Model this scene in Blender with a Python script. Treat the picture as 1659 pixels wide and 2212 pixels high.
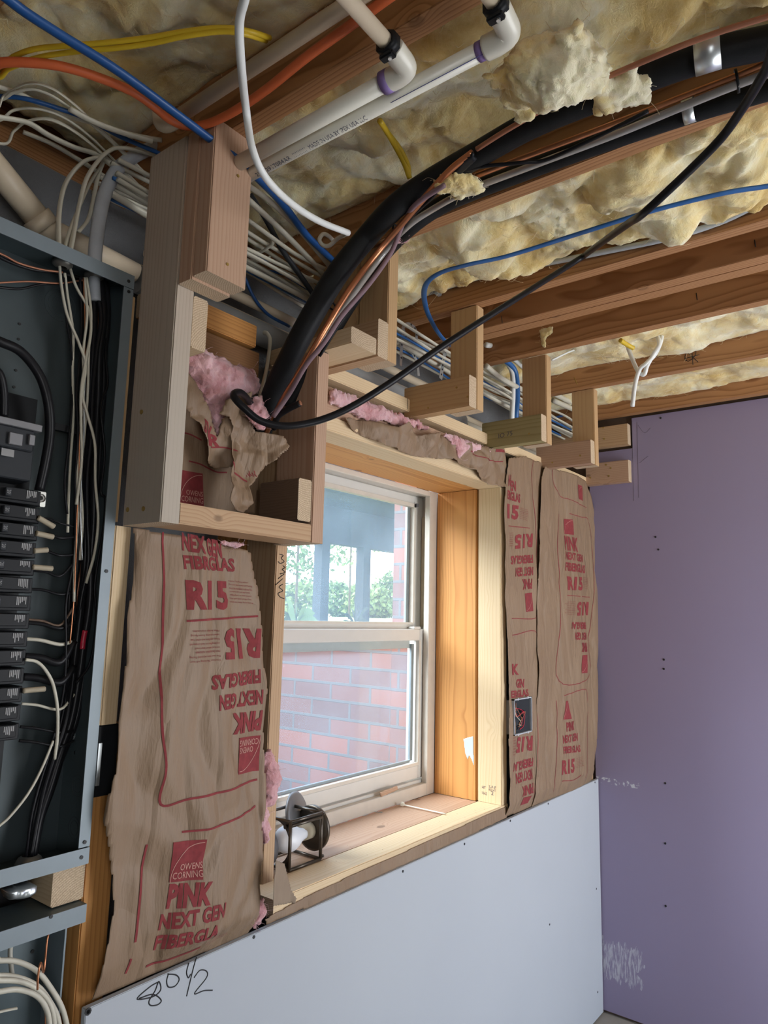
import bpy, bmesh, math, random
from mathutils import Vector, Matrix, noise
random.seed(7)
S = bpy.context.scene
COL = S.collection
for o in list(bpy.data.objects): bpy.data.objects.remove(o)

# ------------------------------------------------------------------ camera
F = 1525.0; PPX, PPY = 829.5, 1106.0
RX = Vector((0.60688503, 0.13057924, 0.78398955))   # world x in camera axes (right, down, forward)
RY = Vector((-0.79448507, 0.07236441, 0.60295677))
RZ = Vector((0.02200070, -0.98879343, 0.14766014))
CAM = Vector((0.0, -1.15, 1.53))
cd = bpy.data.cameras.new('camera'); cam = bpy.data.objects.new('camera', cd); COL.objects.link(cam)
M = Matrix(((RX[0], -RX[1], -RX[2], CAM.x), (RY[0], -RY[1], -RY[2], CAM.y), (RZ[0], -RZ[1], -RZ[2], CAM.z), (0, 0, 0, 1)))
cam.matrix_world = M
cd.sensor_fit = 'HORIZONTAL'; cd.sensor_width = 36.0; cd.lens = F / 1659 * 36.0; cd.clip_start = 0.02; cd.clip_end = 400
S.camera = cam
# ------------------------------------------------------------------ world, daylight, exposure
W = bpy.data.worlds.new('sky'); S.world = W; W.use_nodes = True
wn = W.node_tree.nodes; wl = W.node_tree.links
bg = wn['Background']; bg.inputs['Strength'].default_value = 4.0
tc = wn.new('ShaderNodeTexCoord'); sx = wn.new('ShaderNodeSeparateXYZ'); cr = wn.new('ShaderNodeValToRGB')
wl.new(tc.outputs['Generated'], sx.inputs[0]); wl.new(sx.outputs['Z'], cr.inputs[0]); wl.new(cr.outputs[0], bg.inputs['Color'])
cr.color_ramp.elements[0].position = 0.0; cr.color_ramp.elements[0].color = (1, 1, 1, 1)
cr.color_ramp.elements[1].position = 0.8; cr.color_ramp.elements[1].color = (0.55, 0.74, 1.0, 1)
sun = bpy.data.lights.new('sun', 'SUN'); sun.energy = 8.0; sun.angle = 0.8; sun.color = (1, .97, .92)
so = bpy.data.objects.new('sun', sun); COL.objects.link(so); so.rotation_euler = Vector((.60, -.52, -.60)).to_track_quat('-Z', 'Y').to_euler()
def area(name, loc, rot, sx_, sy_, e, col):
    l = bpy.data.lights.new(name, 'AREA'); l.shape = 'RECTANGLE'; l.size = sx_; l.size_y = sy_; l.energy = e; l.color = col
    o = bpy.data.objects.new(name, l); COL.objects.link(o); o.location = loc; o.rotation_euler = rot; return o
# daylight arriving through the patio window in the wall behind the camera
area('patio_window_daylight', (2.35, -2.32, 1.05), (math.radians(90), 0, 0), 1.1, 1.8, 8.5, (.82, .89, 1.0))
area('added_left_fill', (-0.6, -2.32, 1.5), (math.radians(90), 0, 0), 0.9, 0.9, 1.1, (1.0, .95, .88))  # faint fill lamp added to lift the left side, no known window there

S.view_settings.view_transform = 'Standard'; S.view_settings.look = 'None'
S.view_settings.exposure = 0.5; S.view_settings.gamma = 1; S.view_settings.use_curve_mapping = False

# ------------------------------------------------------------------ coordinates measured off the survey photo
def ray(px, py):
    v = Vector((px - PPX, py - PPY, F)); return Vector((RX.dot(v), RY.dot(v), RZ.dot(v)))
def at(px, py, ax, val):
    d = ray(px, py); i = 'xyz'.index(ax); return CAM + d * ((val - CAM[i]) / d[i])
def hit(px, py, ymax=.1, zmax=2.385):
    d = ray(px, py); t = (ymax - CAM.y) / d.y
    if d.z > 0: t = min(t, (zmax - CAM.z) / d.z)
    return CAM + d * t
def depth(p):
    q = Vector(p) - CAM; return q.x * RX[2] + q.y * RY[2] + q.z * RZ[2]

# ------------------------------------------------------------------ materials
MATS = {}
class NT:
    def __init__(s, name, rough=.6):
        s.m = bpy.data.materials.new(name); s.m.use_nodes = True; s.t = s.m.node_tree; s.b = s.t.nodes['Principled BSDF']
        s.b.inputs['Roughness'].default_value = rough; MATS[name] = s.m
    def n(s, t, **k):
        nd = s.t.nodes.new(t)
        for a, b in k.items():
            if a in nd.inputs.keys(): nd.inputs[a].default_value = b
            else: setattr(nd, a, b)
        return nd
    def l(s, a, b): s.t.links.new(a, b)
    def ramp(s, src, stops):
        r = s.n('ShaderNodeValToRGB'); e = r.color_ramp.elements
        while len(e) > 2: e.remove(e[-1])
        for i, (p, c) in enumerate(stops):
            el = e[i] if i < 2 else e.new(p)
            el.position = p; el.color = (*c, 1) if len(c) == 3 else c
        s.l(src, r.inputs[0]); return r.outputs[0]
    def mix(s, f, a, b, mode='MIX'):
        m = s.n('ShaderNodeMix', data_type='RGBA', blend_type=mode)
        for i, v in ((0, f), (6, a), (7, b)):
            if hasattr(v, 'is_output'): s.l(v, m.inputs[i])
            else: m.inputs[i].default_value = v if i == 0 else (*v, 1)
        return m.outputs[2]
    def math(s, op, a, b=0.0, c=None):
        m = s.n('ShaderNodeMath', operation=op)
        for i, v in enumerate((a, b) if c is None else (a, b, c)):
            if hasattr(v, 'is_output'): s.l(v, m.inputs[i])
            else: m.inputs[i].default_value = v
        return m.outputs[0]
    def obj(s, scale=(1, 1, 1), rnd=True):
        t = s.n('ShaderNodeTexCoord'); out = t.outputs['Object']
        if rnd:
            oi = s.n('ShaderNodeObjectInfo'); vm = s.n('ShaderNodeVectorMath', operation='ADD')
            cx = s.n('ShaderNodeCombineXYZ')
            s.l(s.math('MULTIPLY', oi.outputs['Random'], 7.3), cx.inputs[0])
            s.l(s.math('MULTIPLY', s.math('FRACT', s.math('MULTIPLY', oi.outputs['Random'], 17.7)), .05), cx.inputs[1])
            s.l(s.math('MULTIPLY', s.math('FRACT', s.math('MULTIPLY', oi.outputs['Random'], 5.3)), .04), cx.inputs[2])
            s.l(out, vm.inputs[0]); s.l(cx.outputs[0], vm.inputs[1]); out = vm.outputs[0]
        mp = s.n('ShaderNodeMapping'); mp.inputs['Scale'].default_value = scale; s.l(out, mp.inputs[0]); return mp.outputs[0]
    def noise(s, vec, scale, detail=3, rough=.5, dist=0):
        n = s.n('ShaderNodeTexNoise'); n.inputs['Scale'].default_value = scale; n.inputs['Detail'].default_value = detail
        n.inputs['Roughness'].default_value = rough; n.inputs['Distortion'].default_value = dist
        s.l(vec, n.inputs['Vector']); return n.outputs['Fac']
    def bump(s, h, strength=.3, dist=.002):
        b = s.n('ShaderNodeBump'); b.inputs['Strength'].default_value = strength; b.inputs['Distance'].default_value = dist
        s.l(h, b.inputs['Height']); s.l(b.outputs[0], s.b.inputs['Normal'])
    def color(s, c):
        if hasattr(c, 'is_output'): s.l(c, s.b.inputs['Base Color'])
        else: s.b.inputs['Base Color'].default_value = (*c, 1)

def wood(name, base, dark, freq=230, rough=.65, contrast=.8, knots=.5, cy=.03, stain=None):
    m = NT(name, rough)
    v = m.obj((.05, 1, 1)); v2 = m.obj((.5, 1, 1)); v3 = m.obj((.03, 1, 1))
    vor = m.n('ShaderNodeTexVoronoi'); vor.inputs['Scale'].default_value = 9; vor.inputs['Randomness'].default_value = 1
    kv = m.obj((.62, 1, 1)); m.l(kv, vor.inputs['Vector'])
    kd = vor.outputs['Distance']
    n1 = m.noise(m.obj((.3, 1, 1)), 9, 2); n2 = m.noise(v, 14, 2)
    sp = m.n('ShaderNodeSeparateXYZ'); m.l(m.obj((1, 1, 1)), sp.inputs[0])
    yy = m.math('ADD', sp.outputs['Y'], m.math('MULTIPLY', m.math('SUBTRACT', n1, .5), .03)); yy = m.math('ADD', yy, cy)
    zz = m.math('ADD', sp.outputs['Z'], m.math('MULTIPLY', m.math('SUBTRACT', n2, .5), .03)); zz = m.math('ADD', zz, .045)
    r = m.math('SQRT', m.math('ADD', m.math('MULTIPLY', yy, yy), m.math('MULTIPLY', zz, zz)))
    kw = m.math('MAXIMUM', m.math('SUBTRACT', .3, kd), 0.0)
    r = m.math('ADD', r, m.math('MULTIPLY', m.math('MULTIPLY', kw, kw), .25))
    fr = m.math('FRACT', m.math('MULTIPLY', r, freq))
    ring = m.ramp(fr, [(0, (0, 0, 0)), (.55, (.25,) * 3), (.86, (1, 1, 1)), (.99, (0.05,) * 3)])
    fib = m.noise(v3, 260, 2); blot = m.noise(v2, 6, 3)
    mid = tuple(.5 * (a + b) for a, b in zip(base, dark))
    c0 = m.mix(blot, base, tuple(.72 * a + .28 * b for a, b in zip(base, dark)))
    c1 = m.mix(m.math('MULTIPLY', ring, contrast), c0, dark)
    c2 = m.mix(m.math('MULTIPLY', fib, .35), c1, mid)
    if knots > 0:
        kf = m.ramp(kd, [(0, (1, 1, 1)), (.075, (.9,) * 3), (.1, (0, 0, 0))])
        c2 = m.mix(m.math('MULTIPLY', kf, knots), c2, tuple(.35 * a for a in dark))
    if stain:
        sf = m.ramp(m.noise(m.obj((.25, 1, 1)), 5, 4), [(.42, (0, 0, 0)), (.62, (1, 1, 1))])
        c2 = m.mix(m.math('MULTIPLY', sf, .75), c2, stain)
    m.color(c2); m.bump(m.math('ADD', m.math('MULTIPLY', ring, .4), fib), .18, .0012); return m.m
wood('pine_pale', (.76, .60, .39), (.56, .37, .18), 170, contrast=.5)
wood('pine', (.55, .375, .22), (.36, .19, .085), 150, contrast=.7, knots=.7)
wood('pine_pink', (.52, .35, .24), (.36, .19, .11), 150, contrast=.6, knots=.7)
wood('pine_grey', (.52, .43, .34), (.31, .23, .165), 130, contrast=.55, knots=.8, stain=(.46, .41, .34))
wood('pine_tan', (.56, .375, .195), (.40, .22, .09), 120, contrast=.5, knots=.8)
wood('treated', (.40, .34, .17), (.25, .20, .07), 120, contrast=.8, knots=.4)
wood('orange_fir', (.72, .36, .11), (.42, .15, .03), 120, contrast=.7, knots=.6, cy=.02)
wood('joist_fir', (.50, .26, .115), (.22, .085, .025), 130, contrast=.85, knots=.45, cy=.06)
wood('dark_wood', (.17, .11, .075), (.09, .055, .0351), 200, contrast=.6)
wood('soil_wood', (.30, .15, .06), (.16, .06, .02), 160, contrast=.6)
def endgrain():
    m = NT('end_grain', .9); sp = m.n('ShaderNodeSeparateXYZ'); m.l(m.obj((1, 1, 1)), sp.inputs[0])
    yy = m.math('ADD', sp.outputs['Y'], .03); zz = m.math('ADD', sp.outputs['Z'], .045)
    r = m.math('SQRT', m.math('ADD', m.math('MULTIPLY', yy, yy), m.math('MULTIPLY', zz, zz)))
    r = m.math('ADD', r, m.math('MULTIPLY', m.noise(m.obj((1, 1, 1)), 40, 2), .003))
    fr = m.math('FRACT', m.math('MULTIPLY', r, 260)); sp2 = m.noise(m.obj((1, 1, 1)), 600, 2)
    c = m.mix(m.ramp(fr, [(.3, (0, 0, 0)), (.8, (.8,) * 3), (1, (0, 0, 0))]), (.66, .52, .36), (.40, .28, .17))
    m.color(m.mix(m.ramp(sp2, [(.45, (0, 0, 0)), (.6, (.5,) * 3)]), c, (.34, .24, .15))); m.bump(sp2, .5, .001)
endgrain()
def plain(name, c, rough=.5, metal=0, var=.15, vs=30, bump=0, bs=200, coat=0, spec=None):
    m = NT(name, rough); m.b.inputs['Metallic'].default_value = metal
    n = m.noise(m.obj(), vs, 4)
    m.color(m.mix(n, tuple(x * (1 + var) for x in c), tuple(x * (1 - var) for x in c)))
    if bump: m.bump(m.noise(m.obj(), bs, 3), bump, .001)
    if coat: m.b.inputs['Coat Weight'].default_value = coat
    if spec is not None: m.b.inputs['Specular IOR Level'].default_value = spec
    return m
plain('white_cable', (.60, .57, .47), .45); plain('white_cable_bright', (.80, .82, .80), .4, var=.05)
plain('grey_cable', (.45, .48, .52), .4); plain('grey_staple', (.5, .52, .54), .5)
plain('blue_cable', (.012, .075, .25), .4, var=.25); plain('orange_cable', (.62, .13, .04), .45); plain('yellow_cable', (.62, .42, .02), .45)
plain('light_blue_cable', (.025, .12, .34), .4, var=.2)
plain('black_rubber', (.016, .017, .018), .5, var=.3, bump=.3, bs=300, spec=0.12); plain('black_cable', (.012, .012, .014), .35, spec=0.2)
plain('black_plastic', (.014, .015, .017), .42, spec=0.15); plain('dark_plastic', (.03, .033, .038), .5, spec=0.2)
plain('pvc_white', (.74, .72, .62), .3, var=.05); plain('pvc_tan', (.62, .52, .38), .38, var=.08); plain('pvc_grey', (.30, .31, .31), .4)
plain('primer_purple', (.25, .17, .42), .4, var=.3); plain('print_ink', (.05, .06, .09), .6); plain('blue_ink', (.03, .05, .25), .6)
plain('copper', (.62, .26, .13), .35, .85); plain('copper_dull', (.38, .16, .09), .5, .4)
plain('panel_grey', (.09, .12, .13), .45, .25, var=.1); plain('panel_lip', (.20, .24, .265), .45, .2, var=.08)
plain('panel_back', (.06, .078, .085), .5, .2, var=.1); plain('galvanised', (.60, .64, .65), .35, .8, var=.15, vs=60)
plain('steel_dull', (.30, .29, .27), .45, .7); plain('screw_black', (.01, .01, .012), .5); plain('brass_screw', (.42, .28, .08), .4, .6)
plain('red_plastic', (.5, .02, .05), .4); plain('tag_tan', (.42, .36, .26), .7); plain('aluminium', (.55, .55, .5), .4, .8)
plain('red_print', (.235, .032, .036), .85, var=.3, vs=90); plain('logo_line', (.55, .30, .24), .8); plain('white_print', (.3, .3, .3), .7)
plain('vinyl', (.62, .60, .56), .35, var=.04); plain('vinyl_edge', (.60, .55, .48), .45, var=.1); plain('spacer', (.28, .32, .33), .35, .5)
plain('bronze', (.10, .085, .07), .33, .75, var=.2); plain('plate_grey', (.19, .19, .20), .45, .4); plain('bulb_glass', (.78, .80, .84), .3, var=.04)
plain('paint_drip', (.55, .66, .72), .6); plain('marker', (.01, .01, .012), .5); plain('pencil', (.10, .09, .11), .8)
plain('foam_purple', (.22, .14, .16), .8, var=.2); plain('clear_tube', (.34, .32, .30), .15, var=.1, coat=1)
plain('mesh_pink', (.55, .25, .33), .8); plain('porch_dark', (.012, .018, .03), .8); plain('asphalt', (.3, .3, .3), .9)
plain('trunk', (.12, .08, .05), .9)
def green(name, a, b, em=0):
    m = NT(name, .7); m.color(m.mix(m.noise(m.obj(), 3, 4), a, b)); m.b.inputs['Subsurface Weight'].default_value = 0
green('leaf', (.06, .12, .025), (.14, .20, .05)); green('leaf_pale', (.12, .19, .045), (.20, .24, .06)); green('leaf_dark', (.006, .014, .008), (.012, .025, .012))
green('lawn', (.13, .18, .03), (.20, .23, .05))
def kraft():
    m = NT('kraft', .62)
    n = m.noise(m.obj((1, 1, .35)), 14, 5, .6); n2 = m.noise(m.obj((3, 3, .4)), 60, 3); n3 = m.noise(m.obj(), 3, 4)
    c = m.mix(n, (.29, .19, .115), (.20, .125, .072)); c = m.mix(m.ramp(n3, [(.5, (0, 0, 0)), (.7, (.4,) * 3)]), c, (.33, .235, .155))
    m.color(m.mix(m.math('MULTIPLY', n2, .3), c, (.30, .215, .14)))
    vo = m.n('ShaderNodeTexVoronoi'); vo.feature = 'DISTANCE_TO_EDGE'; vo.inputs['Scale'].default_value = 7
    m.l(m.obj((1.6, 1.6, .45)), vo.inputs['Vector'])
    h = m.math('ADD', m.math('MULTIPLY', m.math('MINIMUM', vo.outputs['Distance'], .12), 4.0), m.math('MULTIPLY', m.noise(m.obj((1.5, 1.5, .3)), 22, 4, .6), 1.0))
    m.bump(h, .8, .008); m.b.inputs['Coat Weight'].default_value = .12; m.b.inputs['Coat Roughness'].default_value = .4
kraft()
plain('kraft_back', (.27, .20, .14), .8, var=.12, vs=40, bump=.2, bs=60)
def fluff(name, cols, bs=60):
    m = NT(name, .95); n = m.noise(m.obj(), 7, 5, .6, .4); n2 = m.noise(m.obj((1, 1, 1)), 45, 6, .7, 1.2)
    c = m.ramp(n, [(.34, cols[0]), (.47, cols[1]), (.60, cols[2])])
    m.color(m.mix(m.math('MULTIPLY', n2, .3), c, cols[3])); m.b.inputs['Specular IOR Level'].default_value = .1
    m.b.inputs['Sheen Weight'].default_value = .4
    m.bump(m.math('ADD', n2, m.math('MULTIPLY', m.noise(m.obj(), 18, 5, .6, .8), 1.0)), .6, .012)
    m.b.inputs['Subsurface Weight'].default_value = .25; m.b.inputs['Subsurface Radius'].default_value = (.02, .015, .008); m.b.inputs['Subsurface Scale'].default_value = 1
fluff('yellow_fluff', [(.66, .42, .09), (.88, .70, .31), (.94, .86, .60), (.97, .89, .66)])
fluff('pink_fluff', [(.52, .20, .21), (.66, .32, .34), (.74, .45, .48), (.82, .60, .62)])
def concrete():
    m = NT('concrete', .95); n = m.noise(m.obj(), 8, 6, .7)
    sp = m.n('ShaderNodeTexBrick'); m.l(m.obj((1, 1, 1), False), sp.inputs['Vector'])
    m.color(m.mix(n, (.20, .205, .215), (.11, .115, .12))); m.bump(m.noise(m.obj(), 120, 5, .7), .8, .004)
concrete()
m = NT('floor_concrete', .8); m.color(m.mix(m.noise(m.obj(), 5, 6, .7), (.42, .38, .32), (.22, .19, .16)))
m = NT('drywall_white', .75); m.color(m.mix(m.noise(m.obj(), 3, 4), (.47, .50, .535), (.43, .46, .50))); m.bump(m.noise(m.obj(), 300, 2), .05, .0005)
m = NT('drywall_purple', .7)
spp = m.n('ShaderNodeSeparateXYZ'); tcc = m.n('ShaderNodeTexCoord'); m.l(tcc.outputs['Object'], spp.inputs[0])
base = m.mix(m.noise(m.obj(), 1.5, 3), (.30, .255, .385), (.275, .235, .36))
# dried joint compound smear near the corner by the floor, and scuffs
sm = m.noise(m.obj((1, 9, 1.0)), 22, 4, .7)
zz = m.math('SUBTRACT', spp.outputs['Z'], -1.005)   # object origin sits at mid height
reg = m.math('MULTIPLY', m.math('LESS_THAN', m.math('ADD', m.math('ABSOLUTE', zz), m.math('MULTIPLY', m.noise(m.obj((1,6,1)), 16, 3), .12)), .125), m.math('GREATER_THAN', m.math('ADD', spp.outputs['Y'], m.math('MULTIPLY', m.noise(m.obj((1,1,1)), 14, 3), .12)), 1.10))
smf = m.math('MULTIPLY', reg, m.ramp(sm, [(.46, (0, 0, 0)), (.56, (1, 1, 1))]))
z2 = m.math('ABSOLUTE', m.math('SUBTRACT', spp.outputs['Z'], -.322))
reg2 = m.math('MULTIPLY', m.math('LESS_THAN', z2, .012), m.math('GREATER_THAN', spp.outputs['Y'], 1.02))
smf2 = m.math('MULTIPLY', reg2, m.ramp(m.noise(m.obj(), 60, 3), [(.52, (0, 0, 0)), (.6, (1, 1, 1))]))
m.color(m.mix(m.math('MAXIMUM', m.math('MULTIPLY', smf, .7), smf2), base, (.62, .63, .68)))
def brick():
    m = NT('brick', .9); tcn = m.n('ShaderNodeTexCoord'); mp = m.n('ShaderNodeMapping')
    mp.inputs['Rotation'].default_value = (math.radians(90), 0, math.radians(90))
    s_ = m.n('ShaderNodeSeparateXYZ'); m.l(tcn.outputs['Object'], s_.inputs[0]); cx = m.n('ShaderNodeCombineXYZ')
    m.l(m.math('ADD', s_.outputs['X'], s_.outputs['Y']), cx.inputs[0]); m.l(s_.outputs['Z'], cx.inputs[1])
    b = m.n('ShaderNodeTexBrick'); m.l(cx.outputs[0], b.inputs['Vector'])
    b.inputs['Color1'].default_value = (.27, .085, .05, 1); b.inputs['Color2'].default_value = (.105, .06, .06, 1); b.inputs['Mortar'].default_value = (.11, .11, .115, 1)
    b.inputs['Scale'].default_value = 1; b.inputs['Brick Width'].default_value = .203; b.inputs['Row Height'].default_value = .0677; b.inputs['Mortar Size'].default_value = .006
    b.inputs['Mortar Smooth'].default_value = .2; b.inputs['Bias'].default_value = -.1
    n = m.noise(m.obj((1, 1, 1), False), 90, 4); m.color(m.mix(m.math('MULTIPLY', n, .3), b.outputs['Color'], (.20, .12, .10)))
    m.bump(b.outputs['Fac'], -1.0 if False else .6, .004)
brick()
def glass():
    m = NT('window_glass'); t = m.t; t.nodes.remove(m.b); out = t.nodes['Material Output']
    tr = m.n('ShaderNodeBsdfTransparent'); tr.inputs[0].default_value = (.93, .97, .99, 1)
    df = m.n('ShaderNodeBsdfTranslucent'); df.inputs[0].default_value = (.62, .82, 1, 1)
    gl = m.n('ShaderNodeBsdfGlossy'); gl.inputs['Roughness'].default_value = .02
    mx = m.n('ShaderNodeMixShader'); sp_ = m.n('ShaderNodeTexNoise'); sp_.inputs['Scale'].default_value = 140; sp_.inputs['Detail'].default_value = 4
    tcn = m.n('ShaderNodeTexCoord'); m.l(tcn.outputs['Object'], sp_.inputs['Vector'])
    lo = m.noise(tcn.outputs['Object'], 5, 4)
    spk = m.ramp(sp_.outputs['Fac'], [(.68, (0, 0, 0)), (.74, (.2,) * 3)])
    fac = m.math('ADD', m.math('ADD', .025, m.math('MULTIPLY', lo, .09)), spk)
    m.l(fac, mx.inputs[0]); m.l(tr.outputs[0], mx.inputs[1]); m.l(df.outputs[0], mx.inputs[2])
    mx2 = m.n('ShaderNodeMixShader'); mx2.inputs[0].default_value = .04; m.l(mx.outputs[0], mx2.inputs[1]); m.l(gl.outputs[0], mx2.inputs[2])
    m.l(mx2.outputs[0], out.inputs[0])
glass()

# ------------------------------------------------------------------ builders
def tag(o, label=None, cat=None, group=None, kind=None):
    if label: o['label'] = label
    if cat: o['category'] = cat
    if group: o['group'] = group
    if kind: o['kind'] = kind
    return o
def thing(name, loc, label, cat, group=None):
    o = bpy.data.objects.new(name, None); COL.objects.link(o); o.location = loc; o.empty_display_size = .05
    return tag(o, label, cat, group)
def link(name, me, mats, parent=None, smooth=False, loc=None):
    o = bpy.data.objects.new(name, me); COL.objects.link(o)
    for mm in ([mats] if isinstance(mats, str) else mats): me.materials.append(MATS[mm])
    if smooth:
        for p in me.polygons: p.use_smooth = True
    if parent is not None:
        o.parent = parent
        off = parent.location.copy(); q = parent.parent
        while q is not None: off = q.location * 0 + off; q = q.parent
        o.matrix_parent_inverse = world_of(parent).inverted()
    return o
def world_of(o):
    m_ = Matrix.Translation(o.location) @ o.rotation_euler.to_matrix().to_4x4()
    if o.parent is not None: m_ = world_of(o.parent) @ o.matrix_parent_inverse @ m_
    return m_
def recenter(o):
    me = o.data; n = len(me.vertices)
    if not n: return o
    lo = Vector((1e9,) * 3); hi = -lo
    for v in me.vertices:
        for i in range(3): lo[i] = min(lo[i], v.co[i]); hi[i] = max(hi[i], v.co[i])
    c = (lo + hi) / 2; me.transform(Matrix.Translation(-c)); o.location = o.location + c; return o
def mk(name, verts, faces, mats, parent=None, smooth=False):
    me = bpy.data.meshes.new(name); me.from_pydata([tuple(v) for v in verts], [], faces); me.update()
    return recenter(link(name, me, mats, parent, smooth))
def board(name, xr, yr, zr, mat, parent=None, bev=.0022, end='end_grain', seg=2):
    d = Vector((xr[1] - xr[0], yr[1] - yr[0], zr[1] - zr[0])); c = Vector((sum(xr) / 2, sum(yr) / 2, sum(zr) / 2))
    ax = max(range(3), key=lambda i: d[i])
    if ax == 0: dims = d; R_ = (0, 0, 0)
    elif ax == 1: dims = Vector((d.y, d.x, d.z)); R_ = (0, 0, math.pi / 2)
    else: dims = Vector((d.z, d.y, d.x)); R_ = (0, -math.pi / 2, 0)
    bm = bmesh.new(); bmesh.ops.create_cube(bm, size=1)
    for v in bm.verts: v.co = Vector((v.co.x * dims.x, v.co.y * dims.y, v.co.z * dims.z))
    if bev: bmesh.ops.bevel(bm, geom=[e for e in bm.edges if abs((e.verts[0].co - e.verts[1].co).x) > 1e-6], offset=bev, segments=seg, affect='EDGES')
    if end:
        for f in bm.faces:
            if abs(f.normal.x) > .9: f.material_index = 1
    me = bpy.data.meshes.new(name); bm.to_mesh(me); bm.free()
    o = link(name, me, [mat, end] if end else [mat], parent); o.location = c; o.rotation_euler = R_
    return o
def box(name, xr, yr, zr, mat, parent=None, bev=0):
    bm = bmesh.new(); bmesh.ops.create_cube(bm, size=1)
    for v in bm.verts: v.co = Vector(((xr[0] + xr[1]) / 2 + v.co.x * (xr[1] - xr[0]), (yr[0] + yr[1]) / 2 + v.co.y * (yr[1] - yr[0]), (zr[0] + zr[1]) / 2 + v.co.z * (zr[1] - zr[0])))
    if bev: bmesh.ops.bevel(bm, geom=bm.edges[:], offset=bev, segments=2, affect='EDGES')
    me = bpy.data.meshes.new(name); bm.to_mesh(me); bm.free(); return recenter(link(name, me, mat, parent))
def multibox(name, boxes, mat, parent=None, bev=0):
    bm = bmesh.new()
    for xr, yr, zr in boxes:
        g = bmesh.ops.create_cube(bm, size=1)['verts']
        for v in g: v.co = Vector(((xr[0] + xr[1]) / 2 + v.co.x * (xr[1] - xr[0]), (yr[0] + yr[1]) / 2 + v.co.y * (yr[1] - yr[0]), (zr[0] + zr[1]) / 2 + v.co.z * (zr[1] - zr[0])))
    if bev: bmesh.ops.bevel(bm, geom=bm.edges[:], offset=bev, segments=1, affect='EDGES')
    me = bpy.data.meshes.new(name); bm.to_mesh(me); bm.free(); return recenter(link(name, me, mat, parent))
def smoothpath(pts, n=8):
    pts = [Vector(p) for p in pts]
    if len(pts) < 3: return pts
    q = [pts[0]]
    for a_, b_ in zip(pts, pts[1:]):
        L = (b_ - a_).length; m_ = int(L / .1) if .3 < L < 3 else 1
        q += [a_.lerp(b_, k / m_) for k in range(1, m_)] + [b_]
    pts = q
    P_ = [2 * pts[0] - pts[1]] + pts + [2 * pts[-1] - pts[-2]]; out = []
    for i in range(1, len(P_) - 2):
        a, b, c, d = P_[i - 1:i + 3]
        for k in range(n):
            t = k / n; out.append(.5 * ((2 * b) + (c - a) * t + (2 * a - 5 * b + 4 * c - d) * t * t + (3 * b - a - 3 * c + d) * t ** 3))
    out.append(pts[-1]); return out
def tubedata(pts, r, seg=10, flat=1.0, up=Vector((0, 0, 1)), taper=None):
    V = []; Fc = []; n = len(pts); prev = None
    for i, p in enumerate(pts):
        t = (pts[min(i + 1, n - 1)] - pts[max(i - 1, 0)])
        if t.length < 1e-9: t = Vector((1, 0, 0))
        t.normalize()
        if prev is None:
            u = up if abs(up.dot(t)) < .9 else Vector((1, 0, 0)); s_ = t.cross(u).normalized()
        else:
            s_ = prev - t * prev.dot(t); s_.normalize()
        prev = s_; w = s_.cross(t); rr = r if taper is None else r * taper(i / (n - 1))
        for k in range(seg):
            a = 2 * math.pi * k / seg; V.append(p + s_ * (math.cos(a) * rr) + w * (math.sin(a) * rr * flat))
    for i in range(n - 1):
        for k in range(seg): Fc.append((i * seg + k, i * seg + (k + 1) % seg, (i + 1) * seg + (k + 1) % seg, (i + 1) * seg + k))
    Fc.append(tuple(range(seg - 1, -1, -1))); Fc.append(tuple((n - 1) * seg + k for k in range(seg)))
    return V, Fc
def tube(name, pts, r, mat, parent=None, seg=10, flat=1.0, sm=8, taper=None):
    pp = smoothpath(pts, sm) if sm else [Vector(p) for p in pts]
    V, Fc = tubedata(pp, r, seg, flat, taper=taper); return mk(name, V, Fc, mat, parent, True)
def multitube(name, paths, r, mat, parent=None, seg=6, sm=4, flat=1):
    V = []; Fc = []
    for p in paths:
        v, f = tubedata(smoothpath(p, sm) if sm else [Vector(q) for q in p], r, seg, flat); o = len(V); V += v; Fc += [tuple(i + o for i in q) for q in f]
    return mk(name, V, Fc, mat, parent, True)
def px(s):
    """'x y y.1; x y z2.3; x y' -> points; default = under the joists or on the back plane"""
    out = []
    for it in s.split(';'):
        a = it.split()
        if not a: continue
        if a[0][0] == 'w': out.append(Vector([float(v) for v in a[0][1:].split(',')])); continue
        if len(a) == 2: out.append(hit(float(a[0]), float(a[1])))
        elif a[2][0] == 'h':
            y_, z_ = a[2][1:].split(','); out.append(hit(float(a[0]), float(a[1]), float(y_), float(z_)))
        else: out.append(at(float(a[0]), float(a[1]), a[2][0], float(a[2][1:])))
    return out
def cable(name, label, s, rpx, mat, group=None, cat='cable', flat=1.0, parent=None, seg=10):
    pts = px(s) if isinstance(s, str) else s
    d = sum(depth(p) for p in pts) / len(pts) if isinstance(s, str) else 1
    r = rpx * d / F if isinstance(s, str) else rpx
    o = tube(name, pts, r, mat, parent, seg, flat)
    if parent is None: tag(o, label, cat, group)
    return o
def cyl(name, a, b, r, mat, parent=None, seg=20, r2=None):
    a = Vector(a); b = Vector(b); V, Fc = tubedata([a, b], r, seg, taper=(lambda t: 1 + (r2 / r - 1) * t) if r2 else None)
    o = mk(name, V, Fc, mat, parent)
    for p in o.data.polygons: p.use_smooth = len(p.vertices) == 4
    return o
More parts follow.
